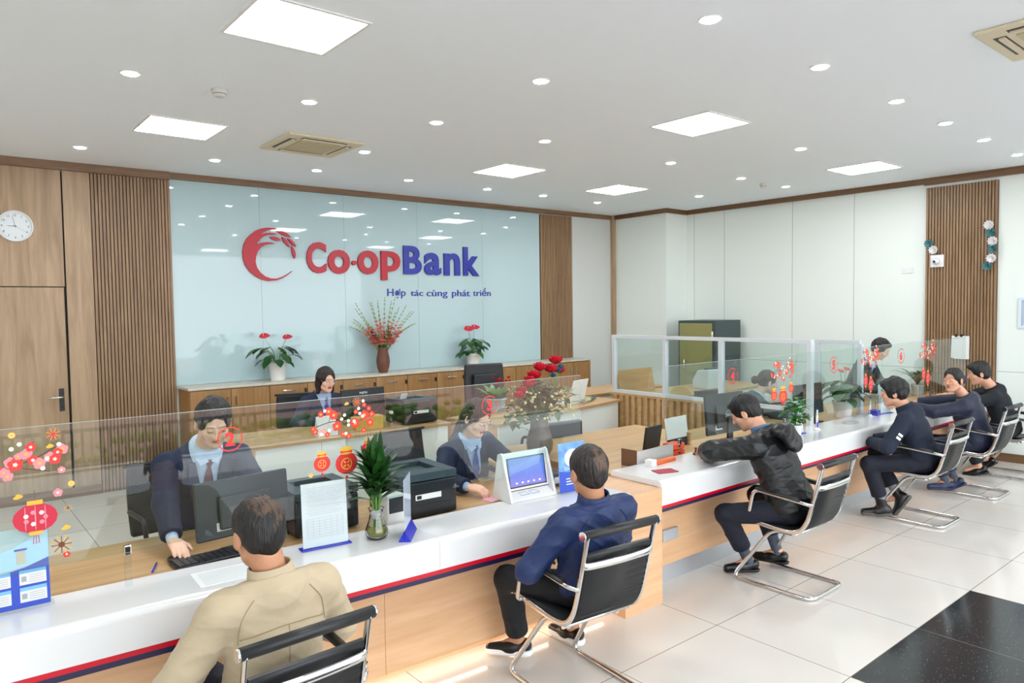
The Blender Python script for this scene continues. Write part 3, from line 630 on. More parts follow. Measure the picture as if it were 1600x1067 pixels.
def spring_art(t, c, z0, x, z, k=1.0, lant=False):
    s = Stick()
    branch(s, [(x-.19*k,z-.02*k),(x-.08*k,z+.005*k),(x+.05*k,z-.005*k),(x+.14*k,z+.03*k),(x+.19*k,z+.07*k)]); branch(s, [(x-.1*k,z),(x-.08*k,z+.06*k),(x-.03*k,z+.05*k)],.003)
    rr = random.Random(int(x*100))
    for dx, dz, r, m in ((-.10,.055,.02,0),(-.075,.035,.022,0),(-.14,.045,.015,0),(-.06,-.02,.023,0),(-.17,-.035,.015,0),(-.18,-.02,.012,0),(.035,-.015,.024,0),(.085,.02,.024,0),(.115,-.02,.02,0),(.125,.02,.016,0),(.11,.05,.013,0),(.085,.07,.012,0),(.08,-.055,.014,0),(-.03,-.06,.014,0),(.0,-.075,.013,0),(-.11,-.055,.013,0),(-.13,-.035,.013,1),(.04,.04,.012,0)):
        s.blossom(x+dx*k, z+dz*k, r*k, m, 2)
    for dx, dz in ((-.02,.03),(-.035,.012),(0,.0),(0,-.02),(.03,-.005),(.06,.03),(.075,.015),(-.12,.06),(-.1,-.035),(.08,.09),(.055,.055),(-.015,-.06),(-.14,-.05)): s.put(disc2(x+dx*k, z+dz*k, .0085*k, 8), 3)
    s.obj('blossom_sticker', t, c, z0)
    s = Stick()
    if lant: s.lantern(x-.10*k, z-.20*k, .036*k, .05*k, 0); s.lantern(x-.01*k, z-.24*k, .04*k, .06*k, 0)
    else: s.pouch(x-.14*k, z-.19*k, .042*k); s.pouch(x-.015*k, z-.205*k, .058*k); s.pouch(x+.10*k, z-.15*k, .036*k)
    s.obj('lantern_sticker' if lant else 'pouch_sticker', t, c, z0)
# this cluster straddles the joint of the two left panes: it hangs on the left one
spring_art(tA, cA, zA, 1.585, 1.345, 1.0)
each([('ingot_sticker',lambda s: s.ingot(1.578,1.428,.013)),('firework_sticker',lambda s: s.firework(1.632,1.432,.022,0)),('coin_sticker',lambda s: s.coin(1.388,1.106,.011))], tA, cA, zA)
tC, cC, zC = screen('clear glass screen before the teller with a hair bun, number four sticker', 3.95, 5.62, Z0, Z1+.005, (4.1,5.45))
number(tC, cC, zC, 4.72, 1.345, '4', .07); spring_art(tC, cC, zC, 5.43, 1.345, 1.05)
tD, cD, zD = screen('clear glass screen with red number five sticker behind the potted plant', 5.622, 7.15, Z0, Z1+.01, (5.8,7.0))
number(tD, cD, zD, 6.227, 1.339, '5', .085); spring_art(tD, cD, zD, 6.93, 1.375, 1.1, True)
tE, cE, zE = screen('clear glass screen in front of the standing bank clerk in grey', 7.152, 9.2, Z0, Z1+.015, (7.3,9.0))
number(tE, cE, zE, 7.55, 1.35, '6', .085); spring_art(tE, cE, zE, 8.2, 1.37, 1.2, True)

# ================================================================= CANTILEVER CHAIRS
M_sling = mat('ribbed_black_sling', '#1a1b1d', .42)
def make_chair(label, x, y, rz, group='black cantilever chairs in front of the counter'):
    t = thing('cantilever_chair', label, 'chair', (x,y,0), rz, group); W = .205
    prof = [(-.345,.875),(-.305,.72),(-.262,.56),(-.235,.49),(-.195,.440),(-.13,.418),(-.03,.418),(.12,.432),(.245,.447)]
    P = [(p.y,p.z) for p in smooth_path([Vector((0,a,b)) for a,b in prof], 10)]
    for s in (-1,1): MB().tube([(s*W,a,b) for a,b in P], .0135, 8, flat=(.55,1.15)).obj('side_frame', M_chrome, t)
    def sling(i0, i1, nm):
        vs = []; fs = []; k = 0; Q = P[i0:i1+1]
        for s in (-1,1):
            for j,(a,b) in enumerate(Q):
                pass
        b = MB(); n = len(Q); F = []
        for j in range(n):
            a0 = Vector(Q[max(j-1,0)]); a1 = Vector(Q[min(j+1,n-1)]); tn = (a1-a0).normalized(); nn = Vector((-tn.y, tn.x)); q = Vector(Q[j])
            nn = -nn if nn.dot(Vector((1,.6))) < 0 else nn
            rib = .0045*abs(math.sin(PI*j/2.0))
            F.append((q+nn*(.006+rib), q-nn*(.008+rib)))
        for s in (-W+.012, W-.012):
            b.v += [(s,f[0].x,f[0].y) for f in F]+[(s,f[1].x,f[1].y) for f in F]
        fs = []
        for j in range(n-1): fs += [(j,j+1,2*n+j+1,2*n+j),(n+j+1,n+j,3*n+j,3*n+j+1)]
        fs += [tuple(range(n-1,-1,-1))+tuple(range(n,2*n)), tuple(range(2*n,3*n))+tuple(range(4*n-1,3*n-1,-1))]
        fs += [(0,2*n,3*n,n),(n-1,2*n-1,4*n-1,3*n-1)]
        b.f = fs; b.mi = [0]*len(fs); b.sm = [True]*(2*(n-1))+[False]*4
        return b.obj(nm, M_sling, t)
    sling(6, 33, 'backrest'); sling(34, len(P)-3, 'seat')
    r = MB().tube([(-W-.018,-.340,.878),(W+.018,-.340,.878)], .021, 14).obj('head_roll', M_sling, t)
    for s in (-1,1): MB().tube([(s*(W+.018),-.340,.878),(s*(W+.026),-.340,.878)], .0215, 14).obj('roll_cap', M_chrome, r)
    MB().tube([(-W-.012,.248,.447),(W+.012,.248,.447)], .015, 12).obj('front_bar', M_chrome, t)
    MB().tube([(-W,-.318,.735),(-W*.8,-.335,.735),(0,-.345,.735),(W*.8,-.335,.735),(W,-.318,.735)], .017, 8, flat=(.45,1.1), sub=3).obj('back_brace', M_chrome, t)
    MB().tube([(-W,-.16,.405),(W,-.16,.405)], .011, 8).obj('seat_brace', M_chrome, t)
    for s in (-1,1):
        x_ = s*(W+.042)
        path = fillet([(s*W,-.285,.615),(x_,-.255,.632),(x_,.105,.660),(x_,.150,.440),(s*W,.165,.432)], .05, 5)
        MB().tube(path, .0115, 8, flat=(.6,1.1)).obj('arm_frame', M_chrome, t)
        MB().tube([(x_,-.22,.646),(x_,.085,.671)], .017, 8, flat=(1.25,.6)).obj('armrest_pad', M_black, t)
    base = fillet([(-.15,-.14,.385),(-.16,.02,.395),(-W-.005,.29,.014),(-W-.005,-.275,.014),(W+.005,-.275,.014),(W+.005,.29,.014),(.16,.02,.395),(.15,-.14,.385)], .07, 6)
    MB().tube(base, .0125, 10).obj('base_tube', M_chrome, t)
    MB().box((-.19,-.13,.392),(.19,-.05,.412)).obj('seat_bracket', M_dgrey, t)
    return t
make_chair('black mesh cantilever chair behind the man in the beige jacket, closest to the viewer', .89, 2.44, .03)
make_chair('black cantilever chair under the man in the royal blue jacket', 2.45, 2.50, -.10)
make_chair('black cantilever chair under the man in the black hooded jacket', 4.46, 2.50, 0)
make_chair('black cantilever chair under the young man in navy with white sleeve marks', 6.65, 2.52, 0)
make_chair('black cantilever chair under the woman in blue velvet', 7.97, 2.52, -.02)
make_chair('black cantilever chair at the right edge, under the man in the dark polo', 9.05, 2.50, -.03)
# office chairs behind the counter
def office_chair(label, x, y, rz, hz=.95, tall=False, w=.23):
    t = thing('office_chair', label, 'chair', (x,y,0), rz, 'black office chairs behind the counter')
    for k in range(5):
        a = 2*PI*k/5+.3; l = MB().tube([(.04*math.cos(a),.04*math.sin(a),.10),(.29*math.cos(a),.29*math.sin(a),.065)], [.022,.014], 8).obj('base_leg', M_dgrey, t)
        MB().tube([(.28*math.cos(a)-.014*math.sin(a),.28*math.sin(a)+.014*math.cos(a),.028),(.28*math.cos(a)+.014*math.sin(a),.28*math.sin(a)-.014*math.cos(a),.028)], .027, 12).obj('castor', M_black, l)
    MB().tube([(0,0,.09),(0,0,.40)], .025, 12).obj('gas_lift', M_dgrey, t)
    MB().box((-w,-.22,.41),(w,.25,.485)).obj('seat', M_leather, t, .03, segs=3)
    b = MB(); n = 10
    z0 = .50; T = .045 if not tall else .06
    for i in range(n+1):
        z = z0+(hz-z0)*i/n; y_ = -.235-.05*math.sin(PI*i/n*.6)-.03*i/n; ww = w*(1-.06*(i/n)**3)
        b.v += [(-ww,y_-T/2,z),(ww,y_-T/2,z),(ww,y_+T/2,z),(-ww,y_+T/2,z)]
    for i in range(n):
        for k in range(4): b.f.append((i*4+k,i*4+(k+1)%4,i*4+4+(k+1)%4,i*4+4+k))
    b.f += [(3,2,1,0),(n*4,n*4+1,n*4+2,n*4+3)]; b.mi = [0]*len(b.f); b.sm = [False]*len(b.f)
    bk = b.obj('backrest', M_leather, t, .018, segs=3)
    if tall:
        MB().box((-w*.62,-.235,z0+.08),(w*.62,-.20,hz-.12)).obj('cushion', M_leather, bk, .015, segs=3)
    else:
        MB().tube([(-w-.006,-.30,hz),(w+.006,-.30,hz)], .012, 10).obj('top_tube', M_dgrey, bk)
    for s in (-1,1): MB().tube(fillet([(s*w,-.24,.66),(s*(w+.04),-.12,.69),(s*(w+.04),.14,.69),(s*(w+.03),.16,.46),(s*w*.7,.12,.43)],.05), .014, 8).obj('armrest', M_dgrey, t)
    return t
office_chair('black swivel chair of the female teller with spectacles', 2.78, 4.35, PI+.15, .97)
office_chair('black leather swivel chair behind the desk of the seated manager', 2.95, 6.85, PI-.25, 1.02, False, .25)
office_chair('tall black leather executive chair in front of the wooden cabinets', 5.25, 6.75, PI-.35, 1.20, True, .26)
#office_chair('low black chair with a curved arm, standing behind the poster stand', 4.15, 5.02+.45-.40+.28, PI*.5, .86, False, .20) if False else None
office_chair('black swivel chair behind the male teller with the maroon tie', 1.2, 4.65, PI+.1, .93)
office_chair('black swivel chair of the teller with the hair bun', 6.75, 4.45, PI-.1, .93)

# ================================================================= SIGNED-DISTANCE MODELLING FOR PEOPLE
class SDF:
    """smooth union of round cones and ellipsoids, meshed by surface nets"""
    def __init__(s, h=.005): s.p = []; s.h = h
    def cone(s, a, b, ra, rb=None, k=.02, m=0, sub=False, sq=None):
        s.p.append(('c', np.array(a,float), np.array(b,float), ra, ra if rb is None else rb, k, m, sub, sq)); return s
    def ell(s, c, r, R=None, k=.02, m=0, sub=False):
        s.p.append(('e', np.array(c,float), np.array(r,float) if hasattr(r,'__len__') else np.array([r]*3,float), None if R is None else np.array(R,float), 0, k, m, sub, None)); return s
    def cut(s, fn, k=.004, m=0): s.p.append(('f', fn, None, None, 0, k, m, True, None)); return s
    def plane(s, o, n, k=.004):
        """removes everything on the side of n"""
        o = np.array(o,float); n = np.array(n,float); n /= np.linalg.norm(n); return s.cut(lambda X,Y,Z: -((X-o[0])*n[0]+(Y-o[1])*n[1]+(Z-o[2])*n[2]), k)
    def cap(s, o, n, R, k=.004):
        """as plane, but only within R of o"""
        o = np.array(o,float); n = np.array(n,float); n /= np.linalg.norm(n)
        return s.cut(lambda X,Y,Z: np.maximum(-((X-o[0])*n[0]+(Y-o[1])*n[1]+(Z-o[2])*n[2]), np.sqrt((X-o[0])**2+(Y-o[1])**2+(Z-o[2])**2)-R), k)
    @staticmethod
    def dist(q, X, Y, Z):
        t = q[0]
        if t == 'f': return q[1](X,Y,Z)
        if t == 'c':
            a, b, ra, rb = q[1], q[2], q[3], q[4]; d = b-a; L2 = float(d@d) or 1e-12
            px, py, pz = X-a[0], Y-a[1], Z-a[2]; h = np.clip((px*d[0]+py*d[1]+pz*d[2])/L2, 0, 1)
            return np.sqrt((px-d[0]*h)**2+(py-d[1]*h)**2+(pz-d[2]*h)**2)-(ra+(rb-ra)*h)
        c, r, R = q[1], q[2], q[3]; px, py, pz = X-c[0], Y-c[1], Z-c[2]
        if R is not None: px, py, pz = (px*R[0,i]+py*R[1,i]+pz*R[2,i] for i in range(3))
        k0 = np.sqrt((px/r[0])**2+(py/r[1])**2+(pz/r[2])**2); k1 = np.sqrt((px/r[0]**2)**2+(py/r[1]**2)**2+(pz/r[2]**2)**2)+1e-9
        return k0*(k0-1)/k1
    def mesh(s, name, mats, parent=None, wob=None, disp=None, label=None):
        h = s.h; lo = np.full(3,1e9); hi = -lo
        bb = []
        for q in s.p:
            if q[0] == 'c': m = max(q[3],q[4]); a = np.minimum(q[1],q[2])-m; b = np.maximum(q[1],q[2])+m
            elif q[0] == 'e': m = max(q[2]); a = q[1]-m; b = q[1]+m
            else: bb.append(None); continue
            bb.append((a,b))
            if not q[7]: lo = np.minimum(lo,a); hi = np.maximum(hi,b)
        lo -= 3*h; hi += 3*h; n = np.ceil((hi-lo)/h).astype(int)+1
        ax = [ (lo[i]+h*np.arange(n[i])).astype(np.float32) for i in range(3)]
        D = np.full(n, 1.0, np.float32)
        for q, bbx in zip(s.p, bb):
            k = q[5]
            if bbx is None: i0 = np.zeros(3,int); i1 = n
            else:
                mg = k+4*h; i0 = np.clip(np.floor((bbx[0]-mg-lo)/h).astype(int),0,n); i1 = np.clip(np.ceil((bbx[1]+mg-lo)/h).astype(int)+1,0,n)
            if (i1 <= i0).any(): continue
            sl = tuple(slice(i0[i],i1[i]) for i in range(3))
            X, Y, Z = np.meshgrid(*(ax[i][sl[i]] for i in range(3)), indexing='ij', sparse=True)
            d = SDF.dist(q, X, Y, Z).astype(np.float32); A = D[sl]
            if q[7]:
                d = -d; t = np.clip(.5-.5*(A-d)/k,0,1); D[sl] = A*(1-t)+d*t+k*t*(1-t)
            else:
                t = np.clip(.5+.5*(d-A)/k,0,1); D[sl] = d*(1-t)+A*t-k*t*(1-t)
        ins = D < 0
        c8 = [ins[i:n[0]-1+i, j:n[1]-1+j, l:n[2]-1+l] for i in (0,1) for j in (0,1) for l in (0,1)]
        al = c8[0].copy(); an = c8[0].copy()
        for c in c8[1:]: al &= c; an |= c
        act = an & ~al; idx = np.argwhere(act); N = len(idx)
        if N == 0: return None
        cv = np.array([[i,j,l] for i in (0,1) for j in (0,1) for l in (0,1)])
        V = np.stack([D[idx[:,0]+c[0], idx[:,1]+c[1], idx[:,2]+c[2]] for c in cv],1)
        acc = np.zeros((N,3)); cnt = np.zeros(N)
        for a in range(8):
            for b in range(a+1,8):
                if abs(cv[a]-cv[b]).sum() != 1: continue
                va, vb = V[:,a], V[:,b]; m = (va<0) != (vb<0); t = np.where(m, va/np.where(m,va-vb,1), 0)
                acc += np.where(m[:,None], cv[a]+(cv[b]-cv[a])*t[:,None], 0); cnt += m
        P = lo+(idx+acc/cnt[:,None])*h
        vid = np.full(act.shape, -1, np.int32); vid[tuple(idx.T)] = np.arange(N)
        F = []
        for d in range(3):
            e, f = (d+1)%3, (d+2)%3; sa = [slice(1,-1)]*3; sb = [slice(1,-1)]*3; sa[d] = slice(0,-1); sb[d] = slice(1,None)
            A, B = ins[tuple(sa)], ins[tuple(sb)]; g = np.argwhere(A != B)
            if not len(g): continue
            s_in = A[tuple(g.T)]; off = np.ones(3,int); off[d] = 0; g = g+off
            def vv(de, df):
                q = g.copy(); q[:,e] += de; q[:,f] += df; return vid[tuple(q.T)]
            Q = np.stack([vv(-1,-1),vv(0,-1),vv(0,0),vv(-1,0)],1); Q[~s_in] = Q[~s_in][:,::-1]; F.append(Q[(Q>=0).all(1)])
        F = np.concatenate(F)
        # relax
        E = np.concatenate([F[:,[0,1]],F[:,[1,2]],F[:,[2,3]],F[:,[3,0]]])
        for _ in range(2):
            S_ = np.zeros_like(P); C_ = np.zeros(N); np.add.at(S_, E[:,0], P[E[:,1]]); np.add.at(C_, E[:,0], 1); P = P*.45+.55*S_/np.maximum(C_,1)[:,None]
        if disp is not None:
            nrm = np.zeros_like(P); fn = np.cross(P[F[:,2]]-P[F[:,0]], P[F[:,3]]-P[F[:,1]])
            for k in range(4): np.add.at(nrm, F[:,k], fn)
            nrm /= np.linalg.norm(nrm,axis=1)[:,None]+1e-12; P = P+nrm*disp(P)[:,None]
        me = bpy.data.meshes.new(name); me.vertices.add(N); me.vertices.foreach_set('co', P.astype(np.float32).ravel())
        me.loops.add(4*len(F)); me.loops.foreach_set('vertex_index', F.astype(np.int32).ravel()); me.polygons.add(len(F))
        me.polygons.foreach_set('loop_start', (np.arange(len(F))*4).astype(np.int32))
        mats = mats if isinstance(mats,(list,tuple)) else [mats]
        for m in mats: me.materials.append(m)
        if len(mats) > 1:
            C = P[F].mean(1); best = np.full(len(F),1e9); mi = np.zeros(len(F),np.int32)
            for q in s.p:
                if q[7]: 
                    continue
                d = SDF.dist(q, C[:,0],C[:,1],C[:,2]); w = d < best; best = np.where(w,d,best); mi[w] = q[6]
            me.polygons.foreach_set('material_index', mi)
        me.polygons.foreach_set('use_smooth', np.ones(len(F),bool)); me.update(calc_edges=True); me.validate()
        o = bpy.data.objects.new(name, me); COL.objects.link(o)
        if parent: o.parent = parent
        s.P = P; return tag(o, label=label)
def folds(amp=.004, seed=0, sc=1.0):
    r = np.random.RandomState(seed); K = [(r.normal(size=3)*np.array([14,14,26])*sc, r.rand()*6.28, .5+.5*r.rand()) for _ in range(6)]
    def f(P):
        w = 0
        for k, ph, a in K: 
            q = P@k+ph+1.6*np.sin(P@(k[::-1]*.35)+ph*2); w = w+a*(1-np.abs(np.sin(q)))**2*1.0
        return amp*(w/2.4-.5)
    return f
def V3(*a): return np.array(a, float)
def unit(v): v = np.array(v,float); return v/(np.linalg.norm(v)+1e-12)
def ik(a, b, l1, l2, hint):
    a, b = np.array(a,float), np.array(b,float); d = b-a; L = np.linalg.norm(d); L_ = min(L, (l1+l2)*.998); u = d/(L+1e-9); b2 = a+u*L_
    c = (l1*l1-l2*l2+L_*L_)/(2*L_); h = math.sqrt(max(0,l1*l1-c*c)); p = np.array(hint,float); p = p-u*(p@u); p = unit(p); return a+u*c+p*h, b2
def rot_zxy(yaw=0, pitch=0, roll=0):
    """head rotation: yaw about up (+ = towards the left), pitch down positive, roll"""
    cy, sy = math.cos(yaw), math.sin(yaw); cx, sx = math.cos(-pitch), math.sin(-pitch); cr, sr = math.cos(roll), math.sin(roll)
    Rz = np.array([[cy,-sy,0],[sy,cy,0],[0,0,1]]); Rx = np.array([[1,0,0],[0,cx,-sx],[0,sx,cx]]); Ry = np.array([[cr,0,sr],[0,1,0],[-sr,0,cr]])
    return Rz @ Rx @ Ry

M_skin = mat('skin', '#d7a184', .5, var=.05, vscale=30); M_skin2 = mat('fair_skin', '#e6b79d', .48, var=.04, vscale=30); M_skin3 = mat('tanned_skin', '#c08a68', .5, var=.07, vscale=30)
M_lips = mat('lips', '#b5655a', .4); M_lipred = mat('lipstick_red', '#b5202c', .35); M_eyew = mat('eye_white', '#e8e4de', .25); M_iris = mat('iris', '#1d1410', .2)
M_brow = mat('eyebrow_hair', '#1c1614', .7)
def hairmat(nm, c, c2=None, spec=.45):
    m = mat(nm, c, spec, bump=(110,.55,(1,1,.12)), var=.25, vscale=40); return m
M_hair = hairmat('black_hair', '#0b0908'); M_hairbr = hairmat('brown_hair', '#1f110d'); 
def thinhair(nm, base, scalp, cx, cy, cz, rad, dens=.5):
    """hair thinning over a crown patch (object space of the hair mesh)"""
    m = hairmat(nm, base); nt = m.node_tree; b = nt.nodes['Principled BSDF']; L = nt.links.new
    tc = nt.nodes.new('ShaderNodeTexCoord'); mp = nt.nodes.new('ShaderNodeMapping'); mp.inputs['Location'].default_value = (-cx,-cy,-cz); L(tc.outputs['Object'], mp.inputs[0])
    ln = nt.nodes.new('ShaderNodeVectorMath'); ln.operation = 'LENGTH'; L(mp.outputs[0], ln.inputs[0])
    n = nt.nodes.new('ShaderNodeTexNoise'); n.inputs['Scale'].default_value = 55; n.inputs['Detail'].default_value = 6; st_ = nt.nodes.new('ShaderNodeMapping'); st_.inputs['Scale'].default_value = (1.6,.5,.5); L(tc.outputs['Object'], st_.inputs[0]); L(st_.outputs[0], n.inputs[0])
    a = nt.nodes.new('ShaderNodeMath'); a.operation = 'MULTIPLY_ADD'; L(n.outputs['Fac'], a.inputs[0]); a.inputs[1].default_value = -rad*4.5; a.inputs[2].default_value = rad*2.25
    a2 = nt.nodes.new('ShaderNodeMath'); a2.operation = 'ADD'; L(ln.outputs['Value'], a2.inputs[0]); L(a.outputs[0], a2.inputs[1])
    r = nt.nodes.new('ShaderNodeMapRange'); r.inputs[1].default_value = rad*.55; r.inputs[2].default_value = rad*1.1; r.inputs[3].default_value = dens; r.inputs[4].default_value = 0; L(a2.outputs[0], r.inputs[0])
    mx = nt.nodes.new('ShaderNodeMix'); mx.data_type = 'RGBA'; L(r.outputs[0], mx.inputs[0]); src = b.inputs['Base Color'].links[0].from_socket; L(src, mx.inputs[6]); mx.inputs[7].default_value = lin(scalp); L(mx.outputs[2], b.inputs['Base Color'])
    return m

def person(label, pos, rz, head, neck, skin=M_skin, yaw=0, pitch=0, roll=0, hip=(0,0,.525), hipr=1.0, wr=(), wl=(), hr=None, hl=None, er=(1,-.5,-.6), el=(-1,-.5,-.6),
           kr=None, kl=None, ar=None, al=None, female=False, top=None, legs=None, hair=None, h=.005, scale=1.0, hand_up=None, foot_dir=((.12,1,0),(-.12,1,0)), standing=False, shoulder=.175, tags=None, fold=.004):
    """everything is in the person's own frame: x to the right, y forward, z up"""
    t = thing('person', label, 'person', (pos[0],pos[1],0), rz, None)
    Hc = V3(*head); N = V3(*neck); Pv = V3(*hip); R = rot_zxy(yaw, pitch, roll)
    HL = lambda x,y,z: Hc + R @ V3(x,y,z)
    up_ = unit(N-Pv); L = np.linalg.norm(N-Pv); fwd = V3(0,1,0)-up_*up_[1]; fwd = unit(fwd); rgt = np.cross(fwd, up_); RT = np.stack([rgt,fwd,up_],1)
    TL = lambda x,y,z: Pv + RT @ V3(x,y,z*L)
    nd = unit(HL(0,-.030,-.06)-N)*.55+up_*.45; nd = unit(nd)
    sw = shoulder*(.90 if female else 1.0)
    sh = {+1: TL(sw,-.01,.86), -1: TL(-sw,-.01,.86)}
    wrist = {}; elb = {}
    for s, w, e in ((1,wr,er),(-1,wl,el)):
        tgt = V3(*w) if len(w) else sh[s]+V3(s*.03,.2,-.32); elb[s], wrist[s] = ik(sh[s], tgt, .27, .245, e)
    hj = {+1: Pv+V3(.085,.0,-.01), -1: Pv+V3(-.085,.0,-.01)}; knee = {}; ank = {}
    for s, k_, a_ in ((1,kr,ar),(-1,kl,al)):
        if standing: tg = V3(s*.09, Pv[1]-.02, .09); hint = (0,1,0)
        else: tg = V3(*a_) if a_ is not None else V3(s*.11,.42,.10); hint = k_ if k_ is not None else (s*.15,1,1.2)
        knee[s], ank[s] = ik(hj[s], tg, .42, .41, hint)
    # ---- skin body: one continuous surface
    B = SDF(h)
    fs = .94 if female else 1.0
    B.ell(HL(0,-.012,.030), (.074*fs,.094*fs,.088*fs), R); B.ell(HL(0,.026,-.035), (.060*fs,.064*fs,.080*fs), R, k=.025)
    B.cone(HL(0,.045,-.078), HL(0,.066,-.098), .034*fs, .018*fs, k=.02)
    for s in (-1,1):
        B.cone(HL(s*.048*fs,.004,-.062), HL(s*.018,.056,-.094), .021, .016, k=.02); B.ell(HL(s*.038*fs,.056,-.026), (.026,.024,.026), R, k=.015)
        B.ell(HL(s*.030,.100,.006), (.017,.013,.011), R, k=.010, sub=True); B.ell(HL(s*.030,.078,.004), (.0145,.0125,.0115), R, k=.003)
        B.cone(HL(s*.013,.087,.022), HL(s*.045,.074,.022), .007, .005, k=.008)
        B.ell(HL(s*.082*fs,-.006,-.010), (.011,.020,.033), R @ rot_zxy(-s*.35,0,0), k=.004); B.ell(HL(s*.092*fs,.0,-.006), (.006,.010,.017), R, k=.004, sub=True)
        B.ell(HL(s*.011,.096,-.033), (.007,.009,.006), R, k=.006)
    B.cone(HL(0,.090,.004), HL(0,.107,-.029), .0065, .0098, k=.008)
    B.ell(HL(0,.0835,-.0565), (.019,.0095,.0036), R, k=.003, m=1); B.ell(HL(0,.083,-.0635), (.016,.0095,.0042), R, k=.003, m=1); B.cone(HL(-.021,.092,-.060), HL(.021,.092,-.060), .0012, k=.003, sub=True)
    nr = .047 if female else .055
    B.cone(HL(0,-.028,-.055), N+up_*.01, nr, nr+.002, k=.025); B.cone(N, TL(0,-.01,.9), nr+.002, .060, k=.02)
    B.ell(TL(0,0,.60), (.135,.088,.15), RT, k=.04); B.ell(TL(0,0,.2), (.12,.08,.12), RT, k=.04); B.ell(Pv, (.14,.095,.10), RT, k=.04)
    for s in (-1,1):
        B.cone(TL(s*.05,-.01,.90), sh[s], .044, .043, k=.03); B.cone(sh[s], elb[s], .043, .034, k=.02); B.cone(elb[s], wrist[s], .035, .022, k=.02)
        B.cone(hj[s], knee[s], .07, .048, k=.03); B.cone(knee[s], ank[s], .047, .03, k=.02); B.cone(ank[s], ank[s]+V3(*foot_dir[0 if s>0 else 1])*.12-V3(0,0,.05), .028, .02, k=.02)
    # hands
    for s, hd in ((1,hr),(-1,hl)):
        hd = hd or {}
        d = unit(hd.get('dir', unit(wrist[s]-elb[s])+V3(0,.2,-.15))); pn = V3(*hd.get('palm', (0,0,-1))); pn = unit(pn-d*(pn@d)); sd = np.cross(d, pn)*s   # towards the thumb
        sd = sd if (sd@V3(-s,0,0)) > -.3 or hd.get('keep') else -sd
        curl = hd.get('curl', .35); sz = .92 if female else 1.0; w0 = wrist[s]
        for i, (o, l) in enumerate(((.026,.040),(.009,.045),(-.009,.042),(-.026,.033))):
            k0 = w0+d*(.082-.004*abs(i-1))*sz+sd*o*sz; B.cone(w0+sd*o*.55+d*.01, k0, .0135, .0105, k=.010)
            a = curl*.7+.08*i; p = k0; dd = d
            for j, f in enumerate((1.0,.62,.48)):
                dd = unit(math.cos(a)*dd+math.sin(a)*pn) if j == 0 else unit(math.cos(curl*1.1)*dd+math.sin(curl*1.1)*pn)
                q = p+dd*l*f*sz; B.cone(p, q, .0088-.0007*j, .0082-.0007*j, k=.0035); p = q
        tb = w0+d*.022+sd*.022; t1 = tb+unit(d*.75+sd*.8+pn*.35)*.042*sz; t2 = t1+unit(d*.95+sd*.2+pn*(.2+curl*.4))*.030*sz
        B.cone(w0+d*.01, tb, .015, .014, k=.01); B.cone(tb, t1, .0135, .0105, k=.008); B.cone(t1, t2, .0105, .0085, k=.004)
    body = B.mesh('body', [skin, M_lipred if (tags and 'lip' in tags) else M_lips], t)
    # ---- eyes and brows
    M4 = Matrix([list(R[i])+[Hc[i]] for i in range(3)]+[[0,0,0,1]])
    opened = not (tags and 'down' in tags)
    for s in (-1,1):
        if opened:
            e = MB().ball((s*.030,.0845,.004),.0090,12,M=M4,sc=(1.3,.75,.50)).obj('eye', M_eyew, t)
            MB().ball((s*.030,.0893,.0035),.0044,10,M=M4,sc=(1,.6,.95)).obj('iris', M_iris, e)
        else: MB().tube([M4 @ Vector(p) for p in ((s*.017,.0905,.0),(s*.03,.0925,-.0035),(s*.044,.086,-.001))],.0013,6,sub=3).obj('eyelash', M_iris, t)
        MB().tube([M4 @ Vector(p) for p in ((s*.014,.0965,.0265),(s*.03,.0945,.0285),(s*.046,.083,.0215))],.0022,6,sub=3,flat=(1,.7)).obj('eyebrow', M_brow, t)
    # ---- hair
    if hair:
        st = hair.get('style','short'); hm = hair.get('mat', M_hair); Hh = SDF(.004); th = hair.get('th',.013)
        Hh.ell(HL(0,-.014,.034), (.074*fs+th,.092*fs+th,.086*fs+th), R, k=.01)
        if st in ('short','thin'):
            Hh.ell(HL(0,-.045,-.015), (.066,.060,.07), R, k=.02)
            Hh.ell(HL(0,.055,.085), (.045,.035,.022), R, k=.02) if st == 'short' else None
            Hh.plane(HL(0,0,-.065), R@V3(0,.25,-1)); Hh.ell(HL(0,.112,-.022), (.074,.074,.094), R, k=.008, sub=True); Hh.ell(HL(0,.122,.016), (.082,.072,.060), R, k=.008, sub=True); Hh.ell(HL(0,.10,-.06), (.09,.085,.055), R, k=.008, sub=True)
            for s in (-1,1): Hh.ell(HL(s*.096,.006,-.026), (.027,.034,.044), R, k=.008, sub=True)
        elif st == 'shaggy':
            Hh.ell(HL(0,-.040,-.010), (.078,.068,.072), R, k=.02); Hh.ell(HL(0,.055,.080), (.06,.045,.03), R, k=.02); Hh.ell(HL(0,-.02,.06), (.084,.09,.07), R, k=.02)
            Hh.plane(HL(0,0,-.078), R@V3(0,.3,-1)); Hh.ell(HL(0,.118,-.024), (.072,.074,.080), R, k=.008, sub=True); Hh.ell(HL(0,.122,.004), (.082,.072,.060), R, k=.008, sub=True); Hh.ell(HL(0,.105,-.062), (.09,.085,.055), R, k=.008, sub=True)
            for s in (-1,1): Hh.ell(HL(s*.095,.03,-.045), (.03,.034,.045), R, k=.008, sub=True)
        elif st == 'bob':
            for s in (-1,1): Hh.cone(HL(s*.062,-.01,.02), HL(s*.074,-.005,-.115), .034, .024, k=.03)
            Hh.ell(HL(0,-.055,-.05), (.082,.055,.085), R, k=.03); Hh.plane(HL(0,0,-.15), R@V3(0,0,-1)); Hh.ell(HL(0,.112,-.038), (.060,.085,.112), R, k=.008, sub=True)
        elif st == 'long':
